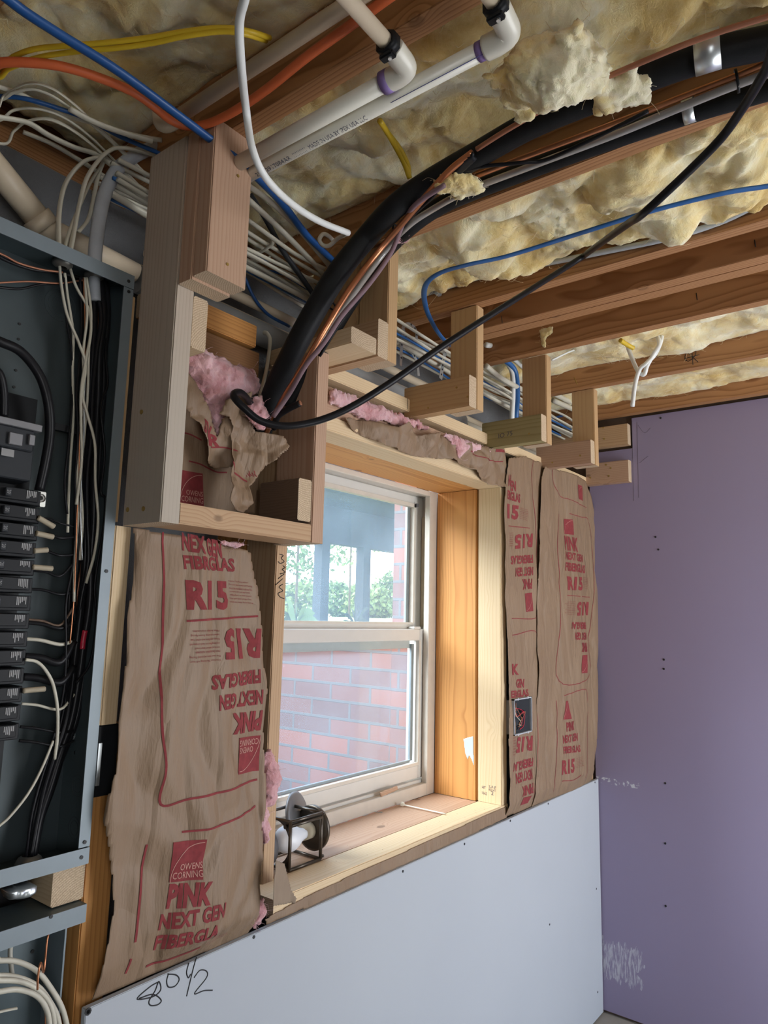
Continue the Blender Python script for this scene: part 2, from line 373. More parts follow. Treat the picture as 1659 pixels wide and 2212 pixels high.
def lathe(name, prof, loc, axis, mat, parent=None, seg=24):
    axis = Vector(axis).normalized(); q = Vector((0, 0, 1)).rotation_difference(axis); V = []; Fc = []
    for r, h in prof:
        for k in range(seg):
            a = 2 * math.pi * k / seg; V.append(Vector(loc) + q @ Vector((r * math.cos(a), r * math.sin(a), h)))
    for i in range(len(prof) - 1):
        for k in range(seg): Fc.append((i * seg + k, i * seg + (k + 1) % seg, (i + 1) * seg + (k + 1) % seg, (i + 1) * seg + k))
    return mk(name, V, Fc, mat, parent, True)
def dots(name, pts, nrm, r, mat, parent, h=.0012):
    nrm = Vector(nrm); first = None
    for p in pts:
        v, f = tubedata([Vector((0, 0, 0)), nrm * h], r, 8)
        if first is None:
            first = mk(name, [q + Vector(p) for q in v], f, mat, parent); base = Vector(p); loc0 = first.location.copy()
        else:
            c = first.copy(); COL.objects.link(c); c.location = loc0 + (Vector(p) - base)
    return first

# ---- lettering
_tc = {}
def textmesh(s, bold=.02):
    k = (s, bold)
    if k in _tc: return _tc[k]
    cu = bpy.data.curves.new('t', 'FONT'); cu.body = s; cu.size = 1; cu.offset = bold; cu.resolution_u = 2
    o = bpy.data.objects.new('t', cu); COL.objects.link(o); bpy.context.view_layer.update()
    me = bpy.data.meshes.new_from_object(o); bm = bmesh.new(); bm.from_mesh(me)
    bpy.data.objects.remove(o)
    V = [v.co.copy() for v in bm.verts]; Fc = [[v.index for v in f.verts] for f in bm.faces]; bm.free()
    x0 = min(v.x for v in V); x1 = max(v.x for v in V); y0 = min(v.y for v in V); y1 = max(v.y for v in V)
    V = [((v.x - x0) / (x1 - x0), (v.y - y0) / (y1 - y0)) for v in V]; _tc[k] = (V, Fc); return V, Fc
def refine(bm, L):
    for _ in range(3):
        e = [e for e in bm.edges if (e.verts[0].co - e.verts[1].co).length > L]
        if not e: break
        bmesh.ops.subdivide_edges(bm, edges=e, cuts=1); bmesh.ops.triangulate(bm, faces=bm.faces[:])
class Print:
    """collects printed shapes lying on a wall-plane surface y=surf(x,z)"""
    def __init__(s, surf, y, off=.0012): s.bm = bmesh.new(); s.surf = surf; s.y = y; s.off = off
    def pt(s, p): return at(p[0], p[1], 'y', s.y)
    def add(s, V, Fc):
        vs = [s.bm.verts.new(v) for v in V]
        for f in Fc:
            try: s.bm.faces.new([vs[i] for i in f])
            except ValueError: pass
    def text(s, t, tl, tr, bl, bold=.04):
        V, Fc = textmesh(t, bold); a, b, c = s.pt(tl), s.pt(tr), s.pt(bl)
        s.add([a + (b - a) * u + (c - a) * (1 - v) for u, v in V], Fc)
    def poly(s, pts): s.add([s.pt(p) for p in pts], [tuple(range(len(pts)))])
    def line(s, pts, w):
        P_ = smoothpath([s.pt(p) for p in pts], 6) if len(pts) > 2 else [s.pt(p) for p in pts]
        V = []; n = len(P_)
        for i, p in enumerate(P_):
            t = (P_[min(i + 1, n - 1)] - P_[max(i - 1, 0)]).normalized(); q = Vector((-t.z, 0, t.x)) * w / 2; V += [p + q, p - q]
        s.add(V, [(2 * i, 2 * i + 1, 2 * i + 3, 2 * i + 2) for i in range(n - 1)])
    def para(s, tl, tr, bl, n=7, seed=1):
        rr = random.Random(seed)
        a, b, c = s.pt(tl), s.pt(tr), s.pt(bl); words = ['Caution This facing will burn', 'Do not leave exposed Facing', 'must be installed in substantial', 'contact with an approved', 'ceiling floor or wall material', 'Keep open flame and other heat', 'sources away from facing', 'No lo deje expuesto']
        for k in range(n):
            V, Fc = textmesh(words[k % 8], .0); v0 = k / n; h = .62 / n; w = .8 + .2 * rr.random()
            s.add([a + (b - a) * (u * w) + (c - a) * (v0 + h * (1 - v)) for u, v in V], Fc)
    def done(s, name, mat, parent):
        bmesh.ops.triangulate(s.bm, faces=s.bm.faces[:]); refine(s.bm, .012)
        for v in s.bm.verts: v.co.y = s.surf(v.co.x, v.co.z) - s.off
        for f in s.bm.faces:
            f.normal_update()
        me = bpy.data.meshes.new(name); s.bm.to_mesh(me); s.bm.free(); return recenter(link(name, me, mat, parent))

# ---- sheets and pillows cut from outlines lying in a plane
def inside(x, y, poly):
    c = False; j = len(poly) - 1
    for i in range(len(poly)):
        xi, yi = poly[i]; xj, yj = poly[j]
        if (yi > y) != (yj > y) and x < (xj - xi) * (y - yi) / (yj - yi + 1e-12) + xi: c = not c
        j = i
    return c
def edist(x, y, poly):
    d = 1e9
    for i in range(len(poly)):
        x0, y0 = poly[i - 1]; x1, y1 = poly[i]; dx, dy = x1 - x0, y1 - y0; L = dx * dx + dy * dy + 1e-12
        t = max(0, min(1, ((x - x0) * dx + (y - y0) * dy) / L)); d = min(d, math.hypot(x - x0 - t * dx, y - y0 - t * dy))
    return d
def sheet(name, outline, ax, val, mat, parent=None, step=.006, prof=None, thick=.0009, pixel=True, bulge=0, edge=.03, amp=0, freq=10, seed=0, backfill=0):
    """outline in a plane ax=val; surface pushed toward the room by bulge*rounded profile + noise"""
    i3 = 'xyz'.index(ax); ia, ib = [i for i in range(3) if i != i3]
    W_ = [at(p[0], p[1], ax, val) for p in outline] if pixel else [Vector(p) for p in outline]
    poly = [(p[ia], p[ib]) for p in W_]; x0 = min(p[0] for p in poly); x1 = max(p[0] for p in poly); y0 = min(p[1] for p in poly); y1 = max(p[1] for p in poly)
    nx = int((x1 - x0) / step) + 2; ny = int((y1 - y0) / step) + 2; idx = {}; V = []; Fc = []; info = []
    def vid(i, j):
        if (i, j) in idx: return idx[(i, j)]
        a = x0 + i * step; b = y0 + j * step
        if not inside(a, b, poly):   # snap to the outline
            best = None
            for k in range(len(poly)):
                p0 = poly[k - 1]; p1 = poly[k]; dx, dy = p1[0] - p0[0], p1[1] - p0[1]; L = dx * dx + dy * dy + 1e-12
                t = max(0, min(1, ((a - p0[0]) * dx + (b - p0[1]) * dy) / L)); q = (p0[0] + t * dx, p0[1] + t * dy); dd = math.hypot(a - q[0], b - q[1])
                if best is None or dd < best[0]: best = (dd, q)
            a, b = best[1]
        e = edist(a, b, poly) if bulge else 1
        v = [0, 0, 0]; v[ia] = a; v[ib] = b
        h = 0
        if bulge: k = min(1, e / edge); h += bulge * math.sqrt(max(0, 1 - (1 - k) ** 2))
        if amp:
            nv = Vector((a * freq + seed, b * freq + seed * 3.1, seed * 1.7)); k = min(1, e / edge) if bulge else 1
            h += amp * (noise.turbulence(nv, 3, False) + .35 * abs(noise.noise(nv * 5)) - .3) * k * 1.5
        if prof: h += prof(a, b)
        v[i3] = val - h
        idx[(i, j)] = len(V); V.append(Vector(v)); info.append(e); return idx[(i, j)]
    for i in range(nx):
        for j in range(ny):
            cx_, cy_ = x0 + (i + .5) * step, y0 + (j + .5) * step
            if inside(cx_, cy_, poly): Fc.append((vid(i, j), vid(i + 1, j), vid(i + 1, j + 1), vid(i, j + 1)))
    if ax == 'y': pass
    else: Fc = [tuple(reversed(f)) for f in Fc]
    if backfill:
        n = len(V); B = []
        for v in V: q = v.copy(); q[i3] = val + backfill; B.append(q)
        from collections import Counter
        ec = Counter()
        for f in Fc:
            for k in range(4): ec[tuple(sorted((f[k], f[(k + 1) % 4])))] += 1
        bf = [tuple(reversed([i + n for i in f])) for f in Fc]; sd = []
        for f in Fc:
            for k in range(4):
                a_, b_ = f[k], f[(k + 1) % 4]
                if ec[tuple(sorted((a_, b_)))] == 1: sd.append((b_, a_, a_ + n, b_ + n))
        V = V + B; Fc = Fc + bf + sd
    o = mk(name, V, Fc, mat, parent, True)
    if not backfill:
        sm_ = o.modifiers.new('solid', 'SOLIDIFY'); sm_.thickness = thick; sm_.offset = 1 if ax == 'y' else -1
    return o
_clouds = {}
def clouds(scale):
    if scale not in _clouds:
        t = bpy.data.textures.new('fibre_clouds', 'CLOUDS'); t.noise_scale = scale; t.noise_depth = 3; _clouds[scale] = t
    return _clouds[scale]
def wool(name, outline, ax, val, mat, R=.02, step=.010, voxel=.0035, disp=.012, dscale=.02, parent=None, seed=1, fibres=40, drop=0.0):
    """soft lump: overlapping balls filling an outline, fused and roughened"""
    i3 = 'xyz'.index(ax); ia, ib = [i for i in range(3) if i != i3]; rr = random.Random(seed)
    W_ = [at(p[0], p[1], ax, val) for p in outline]; poly = [(p[ia], p[ib]) for p in W_]
    x0 = min(p[0] for p in poly); x1 = max(p[0] for p in poly); y0 = min(p[1] for p in poly); y1 = max(p[1] for p in poly)
    bm = bmesh.new(); cs = []
    a = x0
    while a < x1:
        b = y0
        while b < y1:
            u, v = a + rr.uniform(-.3, .3) * step, b + rr.uniform(-.3, .3) * step
            if inside(u, v, poly):
                e = edist(u, v, poly); rad = max(step * .75, min(R, e * 1.05)) * rr.uniform(.8, 1.08)
                c = [0, 0, 0]; c[ia] = u; c[ib] = v; c[i3] = val + rr.uniform(-.25, .35) * rad - drop * min(1, e / R)
                bmesh.ops.create_icosphere(bm, subdivisions=2, radius=rad, matrix=Matrix.Translation(c)); cs.append((c, rad))
            b += step
        a += step
    me = bpy.data.meshes.new(name); bm.to_mesh(me); bm.free(); o = recenter(link(name, me, mat, parent, True))
    m_ = o.modifiers.new('fuse', 'REMESH'); m_.mode = 'VOXEL'; m_.voxel_size = voxel; m_.use_smooth_shade = True
    m_ = o.modifiers.new('soft', 'SMOOTH'); m_.iterations = 2
    m_ = o.modifiers.new('rough', 'DISPLACE'); m_.texture = clouds(dscale); m_.strength = disp; m_.mid_level = .5; m_.texture_coords = 'LOCAL'
    m_ = o.modifiers.new('rough2', 'DISPLACE'); m_.texture = clouds(dscale * .3); m_.strength = disp * .4; m_.mid_level = .5; m_.texture_coords = 'LOCAL'
    if fibres and cs:
        ps = []
        for k in range(fibres):
            c, rad = rr.choice(cs); d = Vector((rr.gauss(0, 1), rr.gauss(0, 1), rr.gauss(0, 1))).normalized(); q = Vector(c) + d * rad * .95
            t = d.cross(Vector((rr.gauss(0, 1), rr.gauss(0, 1), rr.gauss(0, 1)))).normalized(); L = rr.uniform(.008, .028)
            ps.append([q, q + t * L * .5 + d * L * .3, q + t * L + d * L * rr.uniform(.1, .5)])
        multitube('loose_fibre', ps, .00035, mat, o, seg=3, sm=3)['kind'] = 'stuff'
    return o
def strands(name, centers, mat, parent, n=60, L=.03, r=.0005, seed=3, dirn=None):
    rr = random.Random(seed); paths = []
    for k in range(n):
        c = Vector(rr.choice(centers)) + Vector((rr.uniform(-1, 1), rr.uniform(-1, 1), rr.uniform(-1, 1))) * .012
        d = Vector((rr.uniform(-1, 1), rr.uniform(-1, 1), rr.uniform(-1, 1))).normalized()
        if dirn: d = (d + Vector(dirn) * 1.2).normalized()
        e = Vector((rr.uniform(-1, 1), rr.uniform(-1, 1), rr.uniform(-1, 1))) * L * .35
        paths.append([c, c + d * L * .5 + e, c + d * L * rr.uniform(.6, 1.2)])
    return multitube(name, paths, r, mat, parent, seg=3, sm=3)

# ================================================================== THE SETTING
tag(box('floor', (-1.5, 3.0), (-2.4, .2), (-.1, 0), 'floor_concrete'), kind='structure')
# foundation wall with the window opening
tag(multibox('wall_front', [((-1.5, 1.10), (.2, .33), (0, 2.415)), ((2.20, 3.1), (.2, .33), (0, 2.415)), ((1.10, 2.20), (.2, .33), (0, .90)), ((1.10, 2.20), (.2, .33), (2.04, 2.415))], 'concrete'), kind='structure')
tag(board('trim_1', (-1.5, 3.1), (.20, .33), (2.4155, 2.453), 'joist_fir', end=None), kind='structure')     # sill plate on the foundation
tag(board('trim_2', (-1.5, 3.1), (.30, .34), (2.4535, 2.6445), 'joist_fir', end=None), kind='structure')    # rim joist
tag(box('ceiling', (-1.5, 3.1), (-2.4, .34), (2.645, 2.665), 'joist_fir'), kind='structure')
tag(box('wall_left', (-1.6, -1.5), (-2.4, .33), (0, 2.645), 'concrete'), kind='structure')
tag(multibox('wall_back', [((-1.6, -1.05), (-2.5, -2.4), (0, 2.645)), ((-.15, 1.5), (-2.5, -2.4), (0, 2.645)), ((-1.05, -.15), (-2.5, -2.4), (0, 1.05)), ((-1.05, -.15), (-2.5, -2.4), (1.95, 2.645)), ((2.9, 3.1), (-2.5, -2.4), (0, 2.645)), ((1.5, 2.9), (-2.5, -2.4), (2.15, 2.645)), ((1.5, 2.9), (-2.5, -2.4), (0, .15))], 'concrete'), kind='structure')
# purple end wall: board notched at the top by the corner; origin at mid height
wr = multibox('wall_right', [((2.98, 2.993), (-2.4, -.192), (.012, 2.402)), ((2.98, 2.993), (-.192, .0), (.012, 2.27))], 'drywall_purple')
tag(wr, kind='structure')
dots('screw', [at(x, y, 'x', 2.979) for x, y in ((1422, 1187), (1434, 1445), (1434, 1425), (1437, 1692), (1437, 1822), (1438, 1957), (1427, 903), (1416, 1160))], (-1, 0, 0), .0042, 'screw_black', wr)
def wline(name, pts, plane, w, mat, parent):
    ax, v = plane; multitube(name, [[at(x, y, ax, v) for x, y in p] for p in pts], w, mat, parent, seg=4, sm=4)
wline('pencil_line', [[(1365, 908), (1367, 1000), (1369, 1082)], [(1376, 912), (1378, 1000), (1380, 1075)], [(1382, 1000), (1400, 985)], [(1378, 918), (1392, 935), (1405, 925)]], ('x', 2.9795), .0004, 'pencil', wr)
tag(box('wall_right_framing', (2.995, 3.09), (-2.4, .19), (0, 2.645), 'dark_wood'), kind='structure')
# ---- white lower drywall
dw = tag(box('drywall_sheet', (.712, 2.975), (-.0127, 0), (.006, .888), 'drywall_white', bev=.0012), 'white drywall sheet screwed low on the wall under the window', 'drywall')
dots('screw', [at(x, y, 'y', -.0125) for x, y in ((548, 2024), (870, 1882), (1003, 1823), (1102, 1773), (1184, 1736), (1285, 1690), (1187, 1997), (1288, 1920), (1291, 2143), (730, 2420))] + [at(190, 2185, 'y', -.0125)], (0, -1, 0), .0035, 'screw_black', dw)
dots('screw', [at(190, 2185, 'y', -.0125)], (0, -1, 0), .006, 'screw_black', dw)
multitube('marker_writing', [[at(x, y, 'y', -.0130) for x, y in p] for p in (
    [(340, 2122), (322, 2133), (296, 2158), (330, 2153), (347, 2138), (343, 2120), (335, 2140), (322, 2162), (326, 2172), (341, 2170), (348, 2160), (330, 2148), (300, 2157)],
    [(363, 2106), (360, 2120), (364, 2132), (378, 2130), (387, 2116), (380, 2106), (362, 2104)],
    [(425, 2067), (418, 2090), (403, 2152)], [(408, 2080), (403, 2100), (407, 2112), (412, 2104)],
    [(419, 2112), (432, 2096), (446, 2098), (446, 2112), (420, 2146), (440, 2140), (459, 2139)])], .0012, 'marker', dw, seg=5, sm=6)

# ================================================================== CEILING JOISTS
JZ = 2.41
def joist(x0, x1, label, y0=-2.39, y1=.29):
    return tag(board('floor_joist', (x0, x1), (y0, y1), (JZ, 2.644), 'joist_fir', bev=.0015), label, 'joist', 'floor joists overhead')
joist(-1.26, -1.222, 'dark wooden joist far to the left above the breaker panel')
joist(-.84, -.80, 'wooden ceiling joist second from the left wall')
joist(-.42, -.38, 'wooden ceiling joist left of the breaker panel')
joist(-.05, -.012, 'wooden ceiling joist above the camera')
joist(.34, .378, 'wooden ceiling joist above the left part of the breaker panel')
joist(.752, .790, 'dark reddish joist beside the orange cable, behind the twin white pipes')
joist(1.215, 1.253, 'joist along the right edge of the black insulated refrigerant lines')
j2 = joist(1.635, 1.673, 'joist with a grey cable stapled along its side')
j3a = joist(1.803, 1.845, 'left board of the doubled joist with tight grain and nail marks')
j3b = joist(1.846, 1.888, 'right board of the doubled joist, paler underside')
j4 = joist(2.066, 2.104, 'joist just left of the knotted white cable')
j5 = joist(2.502, 2.540, 'joist with a black scribbled star drawn on its side')
j6 = joist(2.930, 2.968, 'last joist directly above the purple end wall')
multitube('marker_star', [[at(x, y, 'x', 2.5015) for x, y in p] for p in ([(1494, 750), (1497, 788)], [(1478, 775), (1511, 766)], [(1481, 758), (1508, 782)], [(1482, 780), (1480, 768), (1492, 757), (1503, 758), (1500, 770), (1488, 780), (1482, 778)])], .0011, 'marker', j5, seg=4)
for (x, y, jx, par) in ((1630, 525, 1.802, j3a), (1083, 690, 1.802, j3a), (1504, 640, 2.065, j4)):
    multitube('nail_mark', [[at(x, y - 7, 'x', jx), at(x + 2, y + 8, 'x', jx)]], .0011, 'marker', par, seg=4)
multitube('nail', [[at(1240, 815, 'x', 2.501), at(1247, 830, 'x', 2.49)]], .0017, 'brass_screw', j5, seg=6)

# ================================================================== CEILING INSULATION
def bay(label, x0, x1, zb, amp, seed, y0=-2.35, y1=.22, step=.009, low=None):
    nx = max(4, int((x1 - x0) / step)); ny = int((y1 - y0) / step); V = []; Fc = []
    for i in range(nx + 1):
        for j in range(ny + 1):
            x = x0 + (x1 - x0) * i / nx; y = y0 + (y1 - y0) * j / ny
            e = min(i, nx - i) / nx * 2; e = math.sqrt(max(0, 1 - (1 - min(1, e * 1.6)) ** 2))
            wv = Vector((x, y, 0)) + .05 * Vector(noise.noise_vector(Vector((x * 6, y * 6, seed))))
            t = noise.noise(Vector((x * 4.5, y * 3.2, seed))); bl = sum(abs(noise.noise(Vector((wv.x * f_, wv.y * f_ * .8, seed + f_)))) * a_ for f_, a_ in ((6, 1.1), (14, .5), (33, .22), (75, .09)))
            h = amp * (t * .8 + bl * 1.1) * (.3 + .7 * e)
            if low: h += low(x, y)
            V.append((x, y, max(zb - h, 2.30)))
    for i in range(nx):
        for j in range(ny):
            a = i * (ny + 1) + j; Fc.append((a, a + 1, a + ny + 2, a + ny + 1))
    n = len(V)
    V2 = [(v[0], v[1], 2.64) for v in V]; Fc += [tuple(reversed([k + n for k in f])) for f in Fc]
    per = [i * (ny + 1) for i in range(nx + 1)] + [nx * (ny + 1) + j for j in range(1, ny + 1)] + [i * (ny + 1) + ny for i in range(nx - 1, -1, -1)] + [j for j in range(ny - 1, 0, -1)]
    for k in range(len(per)):
        a, b = per[k], per[(k + 1) % len(per)]; Fc.append((a, b, b + n, a + n))
    o = mk('fiberglass_batt', V + V2, Fc, 'yellow_fluff', None, True)
    rr = random.Random(seed); ps = []
    for k in range(700):
        v = V[rr.randrange(n)]
        if v[1] < -1.2 or v[1] > .15: continue
        q = Vector(v); t = Vector((rr.gauss(0, 1), rr.gauss(0, 1), -.25 * abs(rr.gauss(0, 1)))).normalized(); L = rr.uniform(.01, .04)
        ps.append([q, q + t * L * .5 + Vector((0, 0, -.25 * L)), q + t * L + Vector((rr.gauss(0, .003), rr.gauss(0, .003), rr.uniform(-.3, .2) * L))])
    if ps: multitube('loose_fibre', ps, .0004, 'yellow_fluff', o, seg=3, sm=3)['kind'] = 'stuff'
    return tag(o, label, 'insulation', 'yellow fiberglass batts between the joists')
def bump_at(cx, cy, rx, ry, h): return lambda x, y: h * math.exp(-((x - cx) / rx) ** 2 - ((y - cy) / ry) ** 2)
bay('shadowed yellow insulation above the breaker panel left of the reddish joist', .379, .751, 2.535, .05, 4)
b1a = bump_at(.90, -.60, .12, .22, .07)
bay('shadowed insulation in the bay left of the breaker panel', -.01, .339, 2.54, .05, 6)
bay('shadowed insulation in the bay farther left over the foundation corner', -.379, -.051, 2.54, .05, 8)
bay('yellow insulation bay above the white pipes and black lines', .792, 1.213, 2.53, .06, 9, low=b1a)
b2a = bump_at(1.40, -.55, .16, .35, .035)
bay('pale yellow insulation bulging beside the right of the black lines, over the blue cable', 1.255, 1.633, 2.485, .085, 14, low=b2a)
bay('dim insulation strip hidden above the narrow bay before the doubled joist', 1.675, 1.801, 2.60, .01, 3)
bay('insulation between the doubled joist and the joist with the knotted cable', 1.89, 2.064, 2.58, .015, 5)
bay('yellow insulation above the knotted white cable', 2.106, 2.50, 2.49, .04, 21)
bay('yellow insulation in the last bay by the purple wall', 2.542, 2.928, 2.475, .035, 27)
tag(wool('fiberglass_tuft', [(1040, 150), (1080, 150), (1130, 110), (1185, 95), (1245, 40), (1262, 90), (1300, 110), (1330, 165), (1372, 150), (1395, 175), (1392, 215), (1360, 240), (1342, 205), (1325, 245), (1290, 243), (1282, 205), (1290, 185), (1240, 190), (1170, 212), (1140, 220), (1140, 255), (1115, 268), (1096, 240), (1100, 185), (1050, 185), (1030, 170)], 'z', 2.365, 'yellow_fluff', R=.045, step=.016, voxel=.005, disp=.03, dscale=.035, seed=5, fibres=160, drop=.01),
    'big pale yellow insulation tuft hanging over the upper black line', 'insulation')
tag(wool('fiberglass_tuft', [(935, 392), (975, 375), (1010, 378), (1040, 395), (1048, 412), (1010, 420), (985, 428), (975, 412), (945, 415)], 'z', 2.352, 'yellow_fluff', R=.014, step=.007, voxel=.0025, disp=.010, dscale=.014, seed=8, fibres=40),
    'small yellow tuft lying between the black lines near the joist', 'insulation')
tag(wool('fiberglass_tuft', [(960, 470), (985, 462), (992, 520), (982, 545), (978, 572), (970, 568), (973, 520)], 'x', 1.40, 'yellow_fluff', R=.007, step=.0045, voxel=.0018, disp=.005, dscale=.01, seed=9, fibres=14),
    'thin twisted wisp of insulation dangling above the blue cable bend', 'insulation')
tag(wool('fiberglass_tuft', [(1165, 712), (1192, 705), (1196, 716), (1184, 725), (1176, 735), (1180, 752), (1172, 748), (1168, 730)], 'x', 2.06, 'yellow_fluff', R=.007, step=.0045, voxel=.0018, disp=.005, dscale=.01, seed=11, fibres=14),
    'small pale wisp stuck on the joist beyond the doubled joist', 'insulation')

# ================================================================== WALL FRAMING
def stick(name, label, xr, yr, zr, mat, cat='lumber', group=None, **k):
    return tag(board(name, xr, yr, zr, mat, **k), label, cat, group)
tp = stick('top_plate', 'pale pine top plate running along the wall above the window', (1.128, 2.965), (.0, .089), (2.119, 2.157), 'pine_pale')
multitube('pencil_mark', [[at(880, 860, 'y', -.0006), at(880, 884, 'y', -.0006)]], .0007, 'marker', tp, seg=4)
stick('old_plate', 'short old orange block of wood behind the chase frame', (.787, 1.040), (.031, .12), (2.135, 2.187), 'orange_fir')
stick('backing_board', 'brown board edge under the old orange block', (.79, 1.06), (.04, .06), (2.03, 2.13), 'soil_wood')
stick('wall_stud', 'pale stud between breaker panel and left insulation batt, below the chase frame', (.7055, .738), (.0, .089), (1.335, 1.683), 'pine_pale', 'stud')
os_ = stick('wall_stud', 'old orange stud at the left edge beside the drywall sheet top', (.712, .765), (.022, .10), (.02, 1.333), 'orange_fir', 'stud')
ls = stick('wall_stud', 'stud with black handwriting along the left side of the window', (1.104, 1.139), (.0, .10), (.971, 1.984), 'pine', 'stud')
multitube('marker_writing', [[at(x, y, 'y', -.0008) for x, y in p] for p in (
    [(604, 1197), (612, 1200), (608, 1206), (614, 1213), (606, 1217), (601, 1213)], [(611, 1222), (616, 1226), (610, 1230), (616, 1236), (605, 1240)],
    [(601, 1250), (614, 1240)], [(595, 1264), (611, 1250)], [(611, 1262), (603, 1268), (611, 1276), (601, 1282), (606, 1290), (614, 1293)])], .0009, 'marker', ls, seg=4, sm=6)
stick('wall_stud', 'stud hidden behind the two kraft batts right of the window', (2.425, 2.463), (.008, .089), (.02, 2.118), 'pine', 'stud')
stick('wall_stud', 'corner stud behind kraft paper by the purple wall', (2.935, 2.973), (.008, .089), (.02, 2.118), 'pine', 'stud')
# window buck
hd = stick('window_header', 'pale pine head board framing the top of the window recess', (1.139, 2.195), (0, .089), (1.986, 2.024), 'pine_pale')
stick('header_face', 'brownish board face between window head and crumpled kraft flap', (1.139, 2.195), (.003, .089), (2.0245, 2.10), 'pine_pink')
jb = stick('window_jamb', 'creamy pine board forming the right side of the window recess', (2.157, 2.195), (0, .089), (.9335, 1.9855), 'pine_pale')
pr = bmesh.new()
sl = stick('window_sill', 'pale pine front board of the window sill', (1.139, 2.197), (-.002, .0885), (.895, .9325), 'pine_pale')
stick('window_sill', 'older rough inner sill board against the window frame', (1.139, 2.155), (.0905, .2628), (.893, .931), 'pine_pink')
stick('reveal_board', 'orange old wood board above the window inside the recess', (1.139, 2.195), (.090, .2628), (1.9885, 2.03), 'orange_fir')
oj = stick('reveal_board', 'orange knotted board with a paint smear on the right side of the window', (2.158, 2.196), (.0975, .2628), (.9315, 1.987), 'orange_fir')
stick('reveal_board', 'orange board on the hidden left side of the window recess', (1.104, 1.138), (.102, .262), (.93, 1.985), 'orange_fir')
sheet('paint_smear', [(1001, 1596), (1022, 1590), (1024, 1655), (1018, 1640), (1014, 1632), (1010, 1640), (1005, 1628)], 'x', 2.1575, 'paint_drip', oj, step=.003, thick=.0004)
# stamp on the jamb bottom
def stamp(name, parent, items, plane, mat):
    bm = bmesh.new()
    for t, tl, tr, bl in items:
        V, Fc = textmesh(t, .0); a, b, c = [at(*q, *plane) for q in (tl, tr, bl)]
        vs = [bm.verts.new(a + (b - a) * u + (c - a) * (1 - v)) for u, v in V]
        for f in Fc:
            try: bm.faces.new([vs[i] for i in f])
            except ValueError: pass
    me = bpy.data.meshes.new(name); bm.to_mesh(me); bm.free(); return recenter(link(name, me, mat, parent))
stamp('grade_stamp', jb, [('HT', (1041, 1697), (1049, 1699), (1041, 1703)), ('1662', (1041, 1709), (1052, 1712), (1041, 1715)), ('S-P-F', (1056, 1696), (1071, 1699), (1056, 1702)), ('KD HT', (1056, 1703), (1071, 1706), (1056, 1708)), ('2', (1061, 1709), (1066, 1710), (1061, 1717))], ('x', 2.1565), 'pencil')
# sconce chase frame
fp = stick('frame_post', 'weathered grey upright post on the left of the box frame', (.713, .752), (-.122, -.008), (1.683, 2.405), 'pine_grey')
dots('screw_hole', [at(276, 1101, 'x', .7125), at(310, 1099, 'x', .7125), at(306, 890, 'x', .7125)], (-1, 0, 0), .0045, 'brass_screw', fp)
stick('frame_rail', 'horizontal pine rail closing the bottom of the box frame', (.7535, 1.0865), (-.120, -.031), (1.684, 1.722), 'pine')
rp = stick('frame_post', 'short pine post on the right of the box frame beside the copper pipe', (1.088, 1.126), (-.120, -.004), (1.684, 2.112), 'pine_pink')
db = stick('hanger_block', 'rear piece of the doubled block hanging in front of the grey post', (.714, .803), (-.161, -.124), (2.112, 2.405), 'pine_pink')
da = stick('hanger_block', 'front piece of the doubled block with screw holes below the blue cable', (.716, .806), (-.200, -.162), (2.117, 2.4095), 'pine_pink')
dots('screw_hole', [at(514, 380, 'y', -.2003), at(491, 571, 'y', -.2003)], (0, -1, 0), .003, 'brass_screw', da)
stick('spacer_block', 'short block with its end grain showing beside the grey post', (.7535, .786), (-.119, .03), (2.008, 2.108), 'pine_pale')
stick('nailer_block', 'dark stub of lumber inside the box frame with pale end grain', (1.047, 1.0865), (-.117, .0), (1.727, 1.817), 'dark_wood')
stick('nailer_block', 'flat block resting on the right post of the box frame', (1.105, 1.193), (-.20, .05), (2.116, 2.154), 'pine_pale')
stick('nailer_block', 'upright block beside the flat block on the box frame', (1.1945, 1.2315), (-.203, .05), (2.114, 2.204), 'pine')
# soffit hangers and ledger blocks
def hanger(x, zb, yb, label, mat='pine_tan', yf=-.20, w=.038, zt=2.408):
    return stick('soffit_hanger', label, (x, x + w), (yf, yb), (zb, zt), mat, 'lumber', 'soffit hangers under the joists')
hanger(1.2335, 2.116, -.112, 'upright hanger directly right of the flat block, touching the black lines')
hanger(1.2335, 2.158, .045, 'wide hanger behind the black line bend, rising beside the joist', yf=-.105, w=.036)
hA = hanger(1.645, 2.104, -.112, 'broad hanger behind the black hanging cable', 'pine_tan')
hB = hanger(2.100, 2.104, -.112, 'hanger with a small dark split, third from the purple wall corner')
hC = hanger(2.524, 2.111, -.112, 'hanger nearest the purple wall')
def ledger(x, z0, z1, label, mat, yf=-.198, yb=.02):
    return stick('ledger_block', label, (x - .0385, x - .0005), (yf, yb), (z0, z1), mat, 'lumber', 'ledger blocks on the hangers')
lA = ledger(1.645, 2.104, 2.193, 'tan block with several screw holes crossing the hanger behind the black cable', 'pine_tan')
lB = ledger(2.100, 2.106, 2.195, 'greenish treated block with a faded stamp on the middle hanger', 'treated')
lC = ledger(2.524, 2.112, 2.201, 'pinkish block on the hanger nearest the purple wall', 'pine_pink')
dots('screw_hole', [at(x, y, 'x', 1.606) for x, y in ((986, 837), (1010, 857), (925, 881))], (-1, 0, 0), .003, 'brass_screw', lA)
dots('screw_hole', [at(1143, 937, 'x', 2.061)], (-1, 0, 0), .0035, 'brass_screw', lB)
dots('screw_hole', [at(x, y, 'x', 2.485) for x, y in ((1193, 999), (1253, 984))], (-1, 0, 0), .0035, 'brass_screw', lC)
stamp('grade_stamp', lB, [('IO 75', (1077, 937), (1107, 930), (1077, 947))], ('x', 2.0605), 'pencil')
